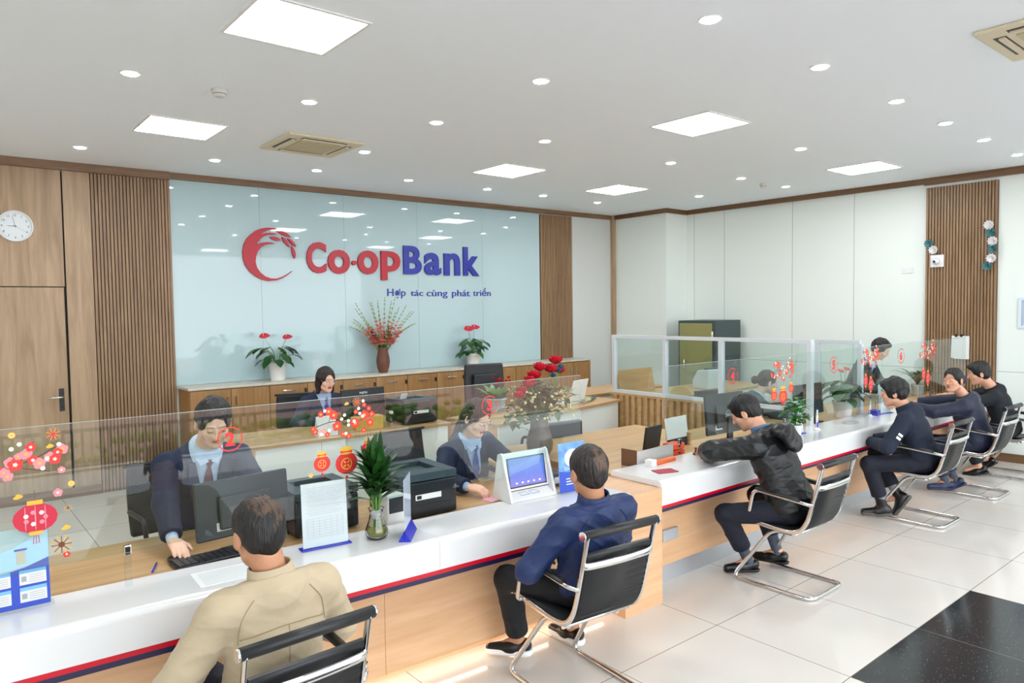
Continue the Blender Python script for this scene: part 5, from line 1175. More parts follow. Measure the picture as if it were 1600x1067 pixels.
def printer(label, x, y, rz, z, w, d, h):
    t = thing('laser_printer', label, 'printer', (x,y,z), rz)
    MB().box((-w/2,-d/2,.006),(w/2,d/2,h*.82)).obj('body', M_dgrey if h < .235 else M_black, t, .012)
    tp = MB(); tp.box((-w/2,-d/2,h*.83),(-w*.30,d/2,h)); tp.box((w*.30,-d/2,h*.83),(w/2,d/2,h)); tp.box((-w*.30,-d/2,h*.83),(w*.30,-d*.22,h)); tp.box((-w*.30,d*.32,h*.83),(w*.30,d/2,h)); tp.box((-w*.30,-d*.22,h*.83),(w*.30,d*.32,h*.90))
    tp.obj('top_cover', mat('grey_green_plastic','#39444a',.4), t, .003)
    MB().box((-w*.22,-d/2-.0015,h*.42),(w*.22,-d/2-.0001,h*.54)).obj('label_plate', M_paper, t)
    MB().box((-w*.20,-d/2-.0021,h*.44),(-w*.12,-d/2-.0016,h*.52)).obj('label_mark', M_black, t)
    for k in (0,1): MB().box((w/2-.03,-d/2-.002,h*(.40+.12*k)),(w/2-.015,-d/2-.0001,h*(.46+.12*k))).obj('socket', M_black, t)
    MB().box((-w*.40,-d/2-.003,.02),(w*.40,-d/2-.0001,h*.30)).obj('rear_panel', M_black, t, .001)
    return t
printer('large black laser printer beside the female teller with spectacles', 2.095, 3.435, -.06, .7535, .36, .37, .245)
printer('dark grey printer behind the upright price sheet and the dracaena vase', 1.56, 3.53, -.03, .7535, .34, .33, .225)
printer('black laser printer on the right end of the manager desk', 3.62, 5.92, .02, .801, .38, .34, .235)
t = thing('printed_card','small white card propped on top of the rear black printer','card',(3.50,5.87,1.037)); MB().box((-.035,-.002,0),(.035,.002,.06),M=Matrix.Rotation(.5,4,'X')).obj('card', M_paper, t)
t = thing('pink_slip','pink paper slip under the hand of the female teller with spectacles','paper',(2.585,3.31,.7545),.1)
MB().box((-.075,-.05,0),(.075,.05,.001)).obj('sheet', mat('pink_paper','#e3a9b8',.7), t)
t = thing('card_reader','white box with a dark window between the printer and the price stand','card reader',(1.865,3.27,.7535),.0)
MB().box((-.05,-.05,0),(.05,.05,.17)).obj('body', mat('off_white_plastic','#e4e3dd',.4), t, .006); MB().box((-.042,-.0512,.075),(.042,-.0501,.155)).obj('window', M_dgrey, t)
t = thing('blue_box','dark teal equipment box on the desk behind the poster stand','box',(3.02,3.36,.7535),-.1)
MB().box((-.13,-.09,0),(.10,.09,.085)).obj('case', mat('dark_teal','#1c3440',.4), t, .006); MB().box((.02,-.0915,.02),(.07,-.0901,.06)).obj('socket_plate', M_alu, t)
# kiosk
t = thing('feedback_kiosk','white wedge-shaped kiosk with a blue touch screen on the counter','kiosk',(2.70,3.135,ZT+.0005), -.06)
K = [(-.06,0),(.13,0),(.075,.262),(.045,.272),(.028,.262)]
for s in (-1,1):
    Q = Matrix.Translation((s*.160,0,0)) @ Matrix(((0,0,1,0),(1,0,0,0),(0,1,0,0),(0,0,0,1))); MB().prism(K,-.008,.008,M=Q).obj('side_cheek', M_gloss, t, .003)
Q = Matrix(((0,0,1,0),(1,0,0,0),(0,1,0,0),(0,0,0,1)))
MB().prism([(-.002,.055),(.12,.02),(.072,.255),(.045,.268),(.034,.258)],-.152,.152,M=Q).obj('body', M_gloss, t, .002)
MB().prism([(-.056,.0),(.12,.0),(.12,.018),(.0,.050),(-.056,.014)],-.152,.152,M=Q).obj('ledge', M_gloss, t, .002)
def onface(u0,u1,v0,v1,e): # u across, v along the sloping front 0..1
    a = Vector((0,-.002,.055)); b_ = Vector((0,.034,.258)); n = Vector((0,-.985,.175)); f = lambda u,v: Vector((u,0,0))+a+(b_-a)*v+n*e
    b = MB(); b.v = [tuple(f(*p)) for p in ((u0,v0),(u1,v0),(u1,v1),(u0,v1))]; b.v += [tuple(Vector(v)-n*.002) for v in b.v]; b.f = [(0,1,2,3),(7,6,5,4),(0,4,5,1),(1,5,6,2),(2,6,7,3),(3,7,4,0)]; b.mi = [0]*6; b.sm = [False]*6; return b
onface(-.137,.137,.06,.90,.003).obj('screen_bezel', M_black, t)
def screenmat():
    m = mat('kiosk_display','#4a7fe0',.2,emit=.42); nt = m.node_tree; b = nt.nodes['Principled BSDF']; L = nt.links.new
    tc = nt.nodes.new('ShaderNodeTexCoord'); sx = nt.nodes.new('ShaderNodeSeparateXYZ'); L(tc.outputs['Object'], sx.inputs[0])
    mr = nt.nodes.new('ShaderNodeMapRange'); mr.inputs[1].default_value = .07; mr.inputs[2].default_value = .34; L(sx.outputs[2], mr.inputs[0])
    n = nt.nodes.new('ShaderNodeTexNoise'); n.inputs['Scale'].default_value = 7; n.inputs['Distortion'].default_value = 1.5; L(tc.outputs['Object'], n.inputs[0])
    a = nt.nodes.new('ShaderNodeMath'); a.operation = 'MULTIPLY_ADD'; a.inputs[1].default_value = .35; L(n.outputs['Fac'], a.inputs[0]); L(mr.outputs[0], a.inputs[2])
    cr = nt.nodes.new('ShaderNodeValToRGB'); e = cr.color_ramp.elements; e[0].position = .1; e[0].color = lin('#8a6fe0'); e[1].position = 1.1; e[1].color = lin('#63c0c8'); x = e.new(.38); x.color = lin('#4269e6'); x = e.new(.8); x.color = lin('#4c95e6')
    L(a.outputs[0], cr.inputs[0]); L(cr.outputs[0], b.inputs['Emission Color']); b.inputs['Base Color'].default_value = (.02,.02,.03,1); return m
onface(-.129,.129,.10,.87,.0045).obj('display', screenmat(), t)
b = MB()
for k in range(5): b = join(b, onface(-.09+k*.042,-.078+k*.042,.17,.205,.0055))
b.obj('icons', mat('icon_white','#ffffff',.4,emit=.4), t)
MB().tube([Vector(p) for p in ((-.075,-.034,.030),(-.015,-.034,.030),(-.035,-.012,.042),(-.085,-.012,.042))],.0015,6,closed=True).obj('ledge_mark', mat('soft_blue','#6f93c9',.4), t)
MB().tube([Vector(p) for p in ((.0,-.034,.030),(.055,-.034,.030),(.045,-.012,.042),(-.008,-.012,.042))],.0015,6,closed=True).obj('ledge_mark', MATS['soft_blue'], t)
# upright flyer stands
def stand(name, label, cat, x, y, rz, w, h, lean=.06, base='clear', front=None):
    t = thing(name, label, cat, (x,y,ZT+.0005), rz); T = Matrix.Translation((0,0,.006)) @ Matrix.Rotation(-lean,4,'X')
    MB().box((-w/2-.004,-.0025,0),(w/2+.004,-.0012,h),M=T).obj('clear_holder', M_acryl, t); MB().box((-w/2,-.001,.002),(w/2,.0,h-.002),M=T).obj('sheet', M_paper, t)
    MB().box((-w/2-.012,-.022,0),(w/2+.012,.035,.0055)).obj('base', M_blue if base == 'blue' else M_acryl, t, .001)
    return t, T
def on(T, x0, x1, z0, z1, e=.0): return MB().box((x0,-.0020-e,z0),(x1,-.0013-e,z1),M=T)
t, T = stand('flyer_stand','upright white and blue leaflet stand on the counter at the left edge','flyer stand',.235,3.215,-.02,.215,.30)
T2 = T
MB().add([T @ Vector(p) for p in ((-.1075,-.0030,0),(.1075,-.0030,0),(.1075,-.0030,.175),(.03,-.0030,.150),(-.1075,-.0030,.125))],[(0,1,2,3,4)]).obj('blue_field', mat('leaflet_blue','#2b49b8',.5), t)
MB().add([T @ Vector(p) for p in ((-.1075,-.0028,.14),(.1075,-.0028,.16),(.1075,-.0028,.285),(.0,-.0028,.23),(-.1075,-.0028,.2))],[(0,1,2,3,4)]).obj('sky_field', mat('leaflet_sky','#bcdcf4',.5), t)
for i, x0 in enumerate((-.100,.012)):
    for z0 in (.02,.085): 
        c = on(T,x0,x0+.085,z0,z0+.055,.002).obj('info_card', M_paper, t); on(T,x0,x0+.085,z0+.042,z0+.055,.0028).obj('card_header', mat('header_blue','#79b8ee',.5), c)
        b = MB()
        for k in range(4): b = join(b, on(T,x0+.03,x0+.078,z0+.008+k*.008,z0+.0095+k*.008,.003))
        b = join(b, on(T,x0+.006,x0+.022,z0+.012,z0+.032,.003)); b.obj('card_lines', M_print, c)
b = text_mb('Co-opBank', .009, .0004, .01); moved(b, T @ Matrix.Translation((-.095,-.0035,.268))).obj('leaflet_heading', M_sred, t)
on(T,.0,.04,.215,.222,.003).obj('phone_bar', M_blue, t); on(T,.006,.034,.165,.213,.003).obj('phone_picture', mat('phone_beige','#d9c4ad',.6), t)
t, T = stand('price_sheet_stand','upright white printed notice on a blue acrylic base, behind the beige jacket','notice stand',1.425,3.115,-.12,.215,.30,base='blue')
b = MB()
for k in range(14): b = join(b, on(T,-.085+.01*(k%2),.085-.012*(k%3),.275-k*.0095,.2762-k*.0095,.001))
for k in range(8): b = join(b, on(T,-.085,.085,.045+k*.0125,.0456+k*.0125,.001))
for k in range(7): b = join(b, on(T,-.085+k*.0283,-.0845+k*.0283,.045,.1325,.001))
b.obj('printed_rows', M_print, t)
t = thing('price_sheet_stand','acrylic notice seen edge-on with a blue printed base, right of the dracaena vase','notice stand',(1.80,3.0,ZT+.0005), .87)
MB().box((-.105,-.0015,.004),(.105,.0015,.30)).obj('clear_holder', M_acryl, t); MB().box((-.100,-.0008,.05),(.100,.0008,.295)).obj('sheet', mat('pale_blue_paper','#d5dcec',.6), t)
MB().prism([(-.03,0),(.03,0),(.0,.055)],-.105,.105,M=Matrix(((0,0,1,0),(1,0,0,0),(0,1,0,0),(0,0,0,1)))).obj('base', M_blue, t)
t, T = stand('poster_stand','upright blue and white bank poster in front of the man in royal blue','poster stand',2.97,3.04,-.10,.20,.295)
MB().add([T @ Vector(p) for p in ((-.10,-.0028,.0),(.10,-.0028,.0),(.10,-.0028,.293),(-.10,-.0028,.293))],[(0,1,2,3)]).obj('poster_ground', mat('poster_sky','#6fa3e2',.5,var=.35,vscale=22), t)
MB().add([T @ Vector(p) for p in ((-.10,-.0032,.0),(.10,-.0032,.0),(.10,-.0032,.10),(-.10,-.0032,.13))],[(0,1,2,3)]).obj('poster_lower', mat('poster_royal','#3050c0',.5), t)
MB().add([T @ Vector((.005+.06*math.cos(a*PI/10),-.0036,.20+.055*math.sin(a*PI/10))) for a in range(20)],[tuple(range(20))]).obj('poster_globe', mat('poster_white','#e6edf6',.5), t)
b = text_mb('Co-opBank', .022, .0004, .01, .15); moved(b, T @ Matrix.Translation((-.06,-.0040,.128))).obj('poster_heading', M_paper, t)
b = MB()
for k in range(3): b = join(b, on(T,-.05,.04-.02*k,.045+k*.016,.0505+k*.016,.0022))
b.obj('poster_lines', MATS['poster_white'], t)
t = thing('card_holder','clear acrylic holder with blue leaflets at the right end of the left counter','card holder',(3.10,2.99,ZT+.0005),-.1)
for lo, hi in (((-.06,-.028,0),(.06,-.026,.09)),((-.06,.026,0),(.06,.028,.13)),((-.06,-.0255,0),(-.058,.0255,.09)),((.058,-.0255,0),(.06,.0255,.09))): MB().box(lo,hi).obj('wall', M_acryl, t)
MB().box((-.055,.0,.004),(.055,.012,.125)).obj('leaflets', mat('leaflet_mid_blue','#3f74b8',.5), t)
MB().box((-.05,-.020,.004),(.04,-.012,.085)).obj('front_leaflet', mat('poster_white','#e6edf6',.5), t)

# ---- plants
def potted(label, x, y, z, r, h, mt, name='potted_plant', taper=.78):
    t = thing(name, label, 'plant', (x,y,z))
    p = MB().lathe([(r*taper,0),(r*taper*1.02,.006),(r,h-.02),(r*1.06,h-.018),(r*1.06,h),(r*.95,h),(r*.93,h-.03)],n=32).obj('pot', mt, t)
    MB().lathe([(r*.93,h-.035),(.002,h-.030)],n=20,cap=False).obj('soil', M_soil, t); return t
def anthurium(label, x, y, z, reds, spread=.26, hh=.22, n=16, seed=1, pr=.095, ph=.20, ys=.8):
    t = potted(label, x, y, z, pr, ph, M_pot); r = random.Random(seed); st = MB(); lf = MB()
    for k in range(n):
        a = 2*PI*k/n+r.uniform(-.3,.3); rad = spread*r.uniform(.25,.75); zz = ph+hh*r.uniform(.15,1.0)*(1-.4*rad/spread); p = Vector((rad*math.cos(a), rad*ys*math.sin(a), zz))
        st.tube([(.01*math.cos(a),.01*math.sin(a),ph-.03),(p.x*.5,p.y*.5,zz*.8+ph*.15),tuple(p)],.0028,6,sub=4)
        lf.leaf(p, (math.cos(a),math.sin(a)*(ys if ys > .6 else (.1 if math.sin(a) > 0 else .7)),-.2), (0,0,1), r.uniform(.14,.20), r.uniform(.085,.12), .5, 6, fold=.12)
    st.obj('stems', M_stem, t); lf.obj('foliage', M_leaf, t)
    for dx, dy, dz, s in reds:
        MB().tube([(0,0,ph-.03),(dx*.4,dy*.4,ph+(dz)*.5),(dx,dy,ph+dz)],.0026,6,sub=4).obj('flower_stem', M_stem, t)
        f = MB().leaf((dx-.035*s,dy,ph+dz), (1,-.35,.25), (0,-.6,1), .085*s, .080*s, .2, 6, fold=.1).obj('flower', mat('anthurium_red','#c2203f',.25), t)
        MB().tube([(dx-.01,dy,ph+dz+.005),(dx-.005,dy-.015,ph+dz+.05)],[.005,.003],8).obj('spadix', mat('spadix_cream','#e2c46a',.6), f)
    return t
p = bw(3.23,.21,1.069)
anthurium('red anthurium in a white pot at the left of the cabinet top', p.x, p.y, p.z, ((-.17,-.04,.31,1.5),(.10,-.05,.29,1.4)), .29, .25, 22, 3, .105, .21, ys=.4)
p = bw(6.05,.21,1.069)
anthurium('dark red anthurium in a white pot at the right of the cabinet top', p.x, p.y, p.z, ((-.11,-.04,.34,1.8),(-.0,-.04,.36,1.6)), .24, .26, 22, 5, .10, .18, ys=.4)
# gladioli
p = bw(4.62,.21,1.069); t = thing('flower_vase','brown clay vase of pink gladioli on the cabinet top under the bank lettering','vase',tuple(p))
MB().lathe([(.055,0),(.060,.01),(.078,.07),(.088,.14),(.082,.20),(.066,.27),(.070,.315),(.074,.325),(.064,.322),(.056,.28),(.055,.2)],n=36,cap=True).obj('vase', M_clay, t)
r = random.Random(11); M_pink = mat('gladiolus_pink','#f5aa9c',.5,var=.2,vscale=30); M_bud = mat('gladiolus_bud','#8fa553',.5)
for k in range(20):
    a = -1.2+2.4*k/19+r.uniform(-.08,.08); L_ = r.uniform(.62,.86)*(1-.12*abs(a)); yv = r.uniform(-.10,.07)
    pts = [Vector((0,0,.20)), Vector((math.sin(a)*.10,yv*.3,.33)), Vector((math.sin(a)*.38*L_,yv*.7,.33+.40*L_*math.cos(a*.7))), Vector((math.sin(a)*.72*L_,yv,.33+.84*L_*math.cos(a*.85)))]
    P = smooth_path(pts, 6); s_ = MB().tube(P,[.0045,.0015],6).obj('stem', M_stem, t)
    fl = MB(); bd = MB()
    for j in range(7, len(P)):
        q = j/len(P)
        if q < .72 and k%6 != 5:
            for m_ in range(5): aa = 2*PI*m_/5+j; fl.leaf(P[j]+Vector((.008*(-1)**j,-.006,0)), (.8*math.cos(aa)+.3*(-1)**j, .8*math.sin(aa)-.3, .5), (0,0,1), .075*(1.25-q), .062*(1.25-q), .4, 4)
        else:
            for sg_ in (-1,1): bd.ball(tuple(P[j]+Vector((.007*sg_,0,.003))),   .011*(1.35-q), 6, sc=(.8,.8,1.9))
    if fl.v: fl.obj('blossoms', M_pink, s_)
    if bd.v: bd.obj('buds', M_bud, s_)
b = MB()
for k in range(26):
    a = r.uniform(-1,1); b.leaf((0,0,.27), (math.sin(a*.9), r.uniform(-.25,.25), 1.1), (0,-1,0), r.uniform(.22,.40), .030, .25, 5)
b.obj('foliage', M_leaf, t)
# dracaena in a glass vase
t = thing('potted_plant','green dracaena in a small bulbous glass vase of water on the left counter','plant',(1.665,3.065,ZT+.0005))
MB().lathe([(.030,0),(.045,.004),(.056,.025),(.055,.045),(.038,.09),(.030,.125),(.037,.145),(.040,.148),(.035,.145),(.027,.125),(.035,.09),(.051,.045),(.052,.026),(.04,.009)],n=36,cap=True).obj('glass_vase', mat('vase_glass','#f3f7f4',.02,trans=1), t)
MB().lathe([(.038,.010),(.050,.026),(.049,.045),(.044,.058),(.001,.0585)],n=32).obj('water', mat('green_water','#c3bd3c',.05,trans=.55), t)
MB().lathe([(.026,.10),(.029,.128),(.027,.135),(.02,.135)],n=24).obj('white_collar', M_pot, t)
r = random.Random(4); st = MB(); lf = MB()
for k in range(6):
    a = 2*PI*k/6; st.tube([(.016*math.cos(a),.016*math.sin(a),.02),(.012*math.cos(a),.012*math.sin(a),.14),(.030*math.cos(a),.030*math.sin(a),.19+.03*(k%3))],.0055,8,sub=3)
    c = Vector((.030*math.cos(a),.030*math.sin(a),.19+.03*(k%3)))
    for j in range(11):
        aa = 2.4*j+a; el = .25+.11*j; lf.leaf(c+Vector((0,0,.010*j)), (math.cos(aa)*math.cos(el),math.sin(aa)*math.cos(el)*(.45 if math.sin(aa) > 0 else 1),math.sin(el)+.25), (0,0,1), r.uniform(.13,.18), r.uniform(.040,.054), .55, 6, fold=.2)
for j in range(9): a = 2.4*j; lf.leaf((0,0,.26+.012*j), (math.cos(a)*.45,math.sin(a)*.45,1), (math.cos(a),math.sin(a),.2), .17, .042, .25, 6, fold=.2)
st.obj('stems', M_stem, t); lf.obj('foliage', M_leaf, t)
# big rose vase
t = thing('flower_vase','tall grey-brown vase of red roses and white filler flowers on the desk return','vase',(3.66,4.11,.7385))
MB().lathe([(.062,0),(.075,.006),(.098,.05),(.104,.10),(.092,.16),(.073,.21),(.068,.28),(.074,.305),(.066,.305),(.060,.28),(.062,.21)],n=40,cap=True).obj('vase', mat('stoneware','#6d5b4f',.45,bump=(10,.2),var=.25), t)
r = random.Random(21); st = MB(); lf = MB(); wf = MB()
def rose(px, py, pz, s, m, par):
    b = MB(); 
    for ring, (n_, ln, el) in enumerate(((7,1.0,.35),(6,.85,.75),(5,.7,1.15),(4,.5,1.4))):
        for q in range(n_): a = 2*PI*q/n_+ring*.5; b.leaf((px,py,pz+ring*.004), (math.cos(a)*math.cos(el),math.sin(a)*math.cos(el),math.sin(el)), (-math.cos(a),-math.sin(a),.6), .055*s*ln, .055*s*ln, -.6, 4, fold=.25)
    b.obj('rose', m, par)
M_rose = mat('rose_red','#c8102e',.5,var=.15,vscale=60); M_roseb = mat('dyed_blue_flower','#2f5f80',.5)
fl = [(-.03,-.05,.66,1.1),(.16,-.02,.70,1.2),(.07,-.06,.64,1.15),(.22,.0,.62,1.0),(-.08,-.04,.60,1.2),(-.13,-.05,.57,1.1),(-.20,-.04,.50,1.0),(-.25,-.06,.47,1.0),(.02,.02,.67,.9),(-.155,-.06,.545,1.0)]
for x, y, z, s in fl: st.tube([(x*.1,y*.1,.2),(x*.45,y*.4,.40),(x,y,z)],.0034,6,sub=4); rose(x,y,z,s*1.35,M_rose,t)
for x, y, z in ((.17,-.04,.64),(.20,-.03,.66),(.10,-.05,.60)): st.tube([(x*.1,y*.1,.2),(x,y,z)],.003,6); rose(x,y,z,.8,M_roseb,t)
for k in range(75):
    a = r.uniform(0,2*PI); rad = r.uniform(.04,.27); z = r.uniform(.36,.62)-rad*.25; c = Vector((rad*math.cos(a),rad*.75*math.sin(a),z)); st.tube([(c.x*.12,c.y*.12,.22),(c.x*.5,c.y*.5,.22+(z-.2)*.62),tuple(c)],.0022,5,sub=3)
    for j in range(4): aa = r.uniform(0,2*PI); lf.leaf(c-Vector((0,0,.05*j*.5)), (math.cos(aa),math.sin(aa),r.uniform(-.2,.6)), (0,0,1), r.uniform(.08,.13), r.uniform(.036,.056), .5, 4, fold=.15)
for k in range(150):
    a = r.uniform(0,2*PI); rad = r.uniform(.12,.30); z = r.uniform(.34,.56)-rad*.15; c = Vector((rad*math.cos(a),rad*.8*math.sin(a)-.03,z)); wf.ball(tuple(c), r.uniform(.007,.011), 6)
st.obj('stems', M_stem, t); lf.obj('foliage', mat('olive_leaf','#4e6034',.5,var=.35,vscale=12), t); wf.obj('filler_flowers', mat('cream_filler','#dcdca0',.6), t)
# blue-white pot with kalanchoe
t = potted('small plant with red blooms in a blue and white glazed pot on the rear desk',4.56,5.80,.8205,.115,.14,mat('blue_white_glaze','#a9c4cc',.2,var=.3,vscale=8)); r = random.Random(8); lf = MB()
for k in range(30): a = r.uniform(0,2*PI); lf.leaf((.06*math.cos(a),.06*math.sin(a),.12), (math.cos(a)*r.uniform(.3,1),math.sin(a)*r.uniform(.3,1),r.uniform(.5,1.3)), (0,0,1), r.uniform(.12,.24), .06, .6, 5, fold=.15)
lf.obj('foliage', M_leaf2, t)
for k in range(14): a = r.uniform(0,2*PI); rad = r.uniform(0,.10); rose(.09+rad*math.cos(a), rad*math.sin(a), .24+r.uniform(0,.10), .45, M_rose, t)
# bushy plant by the hooded man
t = potted('bushy bright green plant in a white pot to the right of the black hood',5.60,3.07,ZT+.0005,.05,.10,M_pot); r = random.Random(9); lf = MB(); st = MB()
for k in range(60):
    a = r.uniform(0,2*PI); rad = r.uniform(.0,.13); z = .12+r.uniform(.0,.20); c = (rad*math.cos(a)*.6,rad*math.sin(a)*.6,z)
    if k%4 == 0: st.tube([(0,0,.07),(c[0]*.5,c[1]*.5,z*.7),c],.002,5,sub=3)
    for j in range(2): aa = a+r.uniform(-1,1); lf.leaf(c, (math.cos(aa),math.sin(aa),r.uniform(-.1,.7)), (0,0,1), r.uniform(.06,.09), r.uniform(.028,.038), .5, 5, fold=.18)
st.obj('stems', M_stem, t); lf.obj('foliage', M_leaf2, t)
anthurium('leafy anthurium with pink flowers in a white ribbed pot behind the number five sticker', 7.03, 3.36, .7535, ((-.12,-.03,.30,.8),(.02,-.02,.31,.8)), .18, .26, 20, 12, .095, .165)
t = potted('dark palm in a pot between the glass screens and the slatted right wall',9.36,3.56,.7535,.07,.13,M_pot); r = random.Random(10); lf = MB()
for k in range(20): a = 2.4*k; lf.leaf((0,0,.12), (math.cos(a)*.55,math.sin(a)*.55,1), (0,0,1), r.uniform(.28,.42), .045, .9, 7, fold=.2)
lf.obj('foliage', M_leaf, t)

# ---- small things on the right counter
def pen_stand(label, x, y):
    t = thing('pen_stand', label, 'pen stand', (x,y,ZT+.0005), .2, 'white and blue pens on stands')
    MB().lathe([(.030,0),(.032,.004),(.018,.010),(.010,.022)],n=24).obj('foot', M_pot, t); MB().tube([(0,0,.02),(.004,0,.062)],[.0115,.010],10).obj('holder_sleeve', M_blue, t)
    MB().tube([(.004,0,.0625),(.010,0,.175)],[.0095,.0075],10).obj('pen_barrel', M_pot, t); MB().tube([(.010,0,.1755),(.0103,0,.190)],[.0078,.005],10).obj('pen_cap', M_blue, t)
    MB().tube([(-.012,0,.02),(-.022,0,.08),(-.010,0,.14),(.005,0,.15)],.0022,6,sub=5).obj('cord', M_pot, t)
pen_stand('white and blue pen on a stand right of the bushy plant', 6.05, 3.12); pen_stand('white and blue pen on a stand left of the navy young man', 7.13, 3.14)
t = thing('cash_tray','oval brushed metal tray set on the counter between the two pens','tray',(6.62,3.09,ZT+.0003),.1)
MB().lathe([(.10,0),(.115,.004),(.11,.007),(.095,.003),(.0001,.002)],n=36,M=Matrix.Diagonal((1,.55,1,1)),cap=False).obj('dish', M_alu, t)
t = thing('red_folder','small dark red booklet lying on the left end of the right counter','booklet',(3.80,3.01,ZT+.0005),-.35)
MB().box((-.075,-.05,0),(.075,.05,.006)).obj('cover', mat('folder_red','#a3263a',.5), t, .001); MB().box((-.073,-.048,.0015),(.076,.048,.0045)).obj('pages', M_paper, t)
t, T = stand('notice_stand','white notice sheet on a blue base beside the bushy green plant','notice stand',5.70,3.12,-.1,.20,.28,base='blue')
t, T = stand('notice_stand','white notice sheet on a blue base behind the navy young man','notice stand',7.42,3.12,-.15,.20,.29,base='blue')
t = thing('acrylic_box','clear upright acrylic box by the pen, left of the navy young man','acrylic box',(7.24,3.14,ZT+.0005),.1)
for lo, hi in (((-.05,-.04,0),(.05,-.038,.20)),((-.05,.038,0),(.05,.04,.20)),((-.05,-.0375,0),(-.048,.0375,.20)),((.048,-.0375,0),(.05,.0375,.20)),((-.05,-.04,.2002),(.05,.04,.203))): MB().box(lo,hi).obj('wall', M_acryl, t)
MB().box((-.046,-.036,.001),(.046,.036,.05)).obj('blue_insert', M_blue, t)
t = thing('acrylic_box','clear suggestion box with coloured leaflets near the elderly woman arm','acrylic box',(8.42,3.10,ZT+.0005),.1)
for lo, hi in (((-.10,-.06,0),(.10,-.058,.20)),((-.10,.058,0),(.10,.06,.24)),((-.10,-.0575,0),(-.098,.0575,.20)),((.098,-.0575,0),(.10,.0575,.20))): MB().box(lo,hi).obj('wall', M_acryl, t)
MB().box((-.08,-.02,.002),(-.01,.0,.14)).obj('orange_leaflet', mat('leaflet_orange','#c9783a',.5), t); MB().box((.01,-.02,.002),(.08,.0,.15)).obj('brown_leaflet', mat('leaflet_brown','#6b4437',.5), t)
t = thing('patterned_box','cream patterned box with a white packet, left of the white ribbed pot','box',(6.80,3.62,.7535),.1)
MB().box((-.09,-.05,0),(.09,.05,.085)).obj('carton', mat('cream_pattern','#cdb68c',.6,var=.35,vscale=45), t, .002); MB().box((-.08,-.04,.0855),(.08,.04,.135)).obj('white_packet', M_paper, t, .01)
# organiser at the left end of the right desk
t = thing('desk_organiser','low brown and grey desk organiser with orange stamps on the right desk end','organiser',(4.02,3.36,.7535),.06)
MB().box((-.20,-.075,0),(.24,-.068,.11)).obj('grey_panel', mat('grey_acrylic','#b9bcb9',.25), t, .001); MB().box((-.205,-.075,0),(-.2005,.06,.12)).obj('side_panel', mat('brown_panel','#6a4a36',.5), t)
MB().box((-.20,-.0675,0),(.24,.06,.006)).obj('tray', M_alu, t)
t = thing('orange_stamp_pad','flat orange box on the counter edge in front of the grey organiser','box',(4.02,3.19,ZT+.0005),.05); MB().box((-.11,-.022,0),(.11,.022,.025)).obj('case', mat('stamp_orange','#e0672e',.5), t, .003)
t = thing('white_box','small white box at the corner of the grey organiser','box',(3.86,3.18,ZT+.0005),.1); MB().box((-.03,-.03,0),(.03,.03,.045)).obj('carton', M_paper, t, .002)
for k, lb in enumerate(('upper orange file clip tray beside the dark tablet','lower orange file clip tray beside the dark tablet')):
    t = thing('orange_tray', lb, 'tray', (4.36,3.37,.7535+k*.0505), .04); MB().box((-.07,-.05,0),(.07,.05,.042)).obj('case', mat('bright_orange','#f0521e',.5), t, .004); MB().ball((0,-.052,.024),.009,8).obj('knob', M_black, t)
t = thing('rubber_stamp','brown wooden rubber stamp standing on the counter by the orange trays','stamp',(4.40,3.20,ZT+.0005),.3)
MB().box((-.03,-.012,0),(.03,.012,.018)).obj('block', mat('brown_panel','#6a4a36',.5), t, .002); MB().lathe([(.009,.0185),(.007,.035),(.012,.05),(.001,.055)],n=14).obj('handle', MATS['brown_panel'], t)
t = thing('tablet_screen','small dark tilted tablet back rising behind the grey organiser','tablet',(4.32,3.56,.7535),.1)
T = Matrix.Rotation(.15,4,'X'); MB().box((-.11,-.008,.03),(.11,.008,.21),M=T).obj('casing', M_dgrey, t, .006); MB().box((-.05,-.04,0),(.05,.06,.008)).obj('foot', M_black, t); MB().box((-.015,-.01,.0085),(.015,.01,.05)).obj('neck', M_black, t)
t = thing('white_board','small white board leaning upright on a wood stand behind the orange trays','board',(4.64,3.54,.7535),.05)
MB().box((-.145,-.004,.07),(.145,.004,.24),M=Matrix.Rotation(-.12,4,'X')).obj('panel', M_paper, t, .001); MB().box((.125,-.02,0),(.15,.02,.10)).obj('upright', M_desk, t); MB().box((-.12,-.0,0),(.12,.02,.068)).obj('dark_base', M_dgrey, t)
# behind: money counter, manager desk things, hanging sheets
t = thing('money_counter','grey white money counting machine on the booth desk beside the bun-haired teller','money counter',(7.62,5.35,.8405),-.2)
MB().prism([(-.14,0),(.14,0),(.14,.10),(.05,.23),(-.14,.25)],-.14,.14,M=Matrix(((0,0,1,0),(1,0,0,0),(0,1,0,0),(0,0,0,1)))).obj('housing', mat('machine_grey','#c8ced0',.4), t, .015)
MB().box((-.09,-.02,.235),(.09,-.10,.262)).obj('note_hopper', M_dgrey, t, .004)
t = thing('desk_calendar','white tent calendar with a green picture on the manager desk','calendar',(2.72,5.80,.801),.0)
MB().prism([(-.05,0),(.05,0),(0,.17)],-.13,.05,M=Matrix(((0,0,1,0),(1,0,0,0),(0,1,0,0),(0,0,0,1)))).obj('card', M_paper, t)
MB().box((-.05,-.002,.04),(.045,.0,.14),M=Matrix.Translation((0,-.040,.0)) @ Matrix.Rotation(-.29,4,'X')).obj('picture', mat('picture_green','#79a88a',.6,var=.4,vscale=25), t)
t = thing('yellow_box','yellow gift box in front of the manager monitor','box',(3.10,5.84,.801),.0); MB().box((-.14,-.05,0),(.14,.05,.12)).obj('carton', mat('box_yellow','#caa24a',.5,var=.2), t, .003)
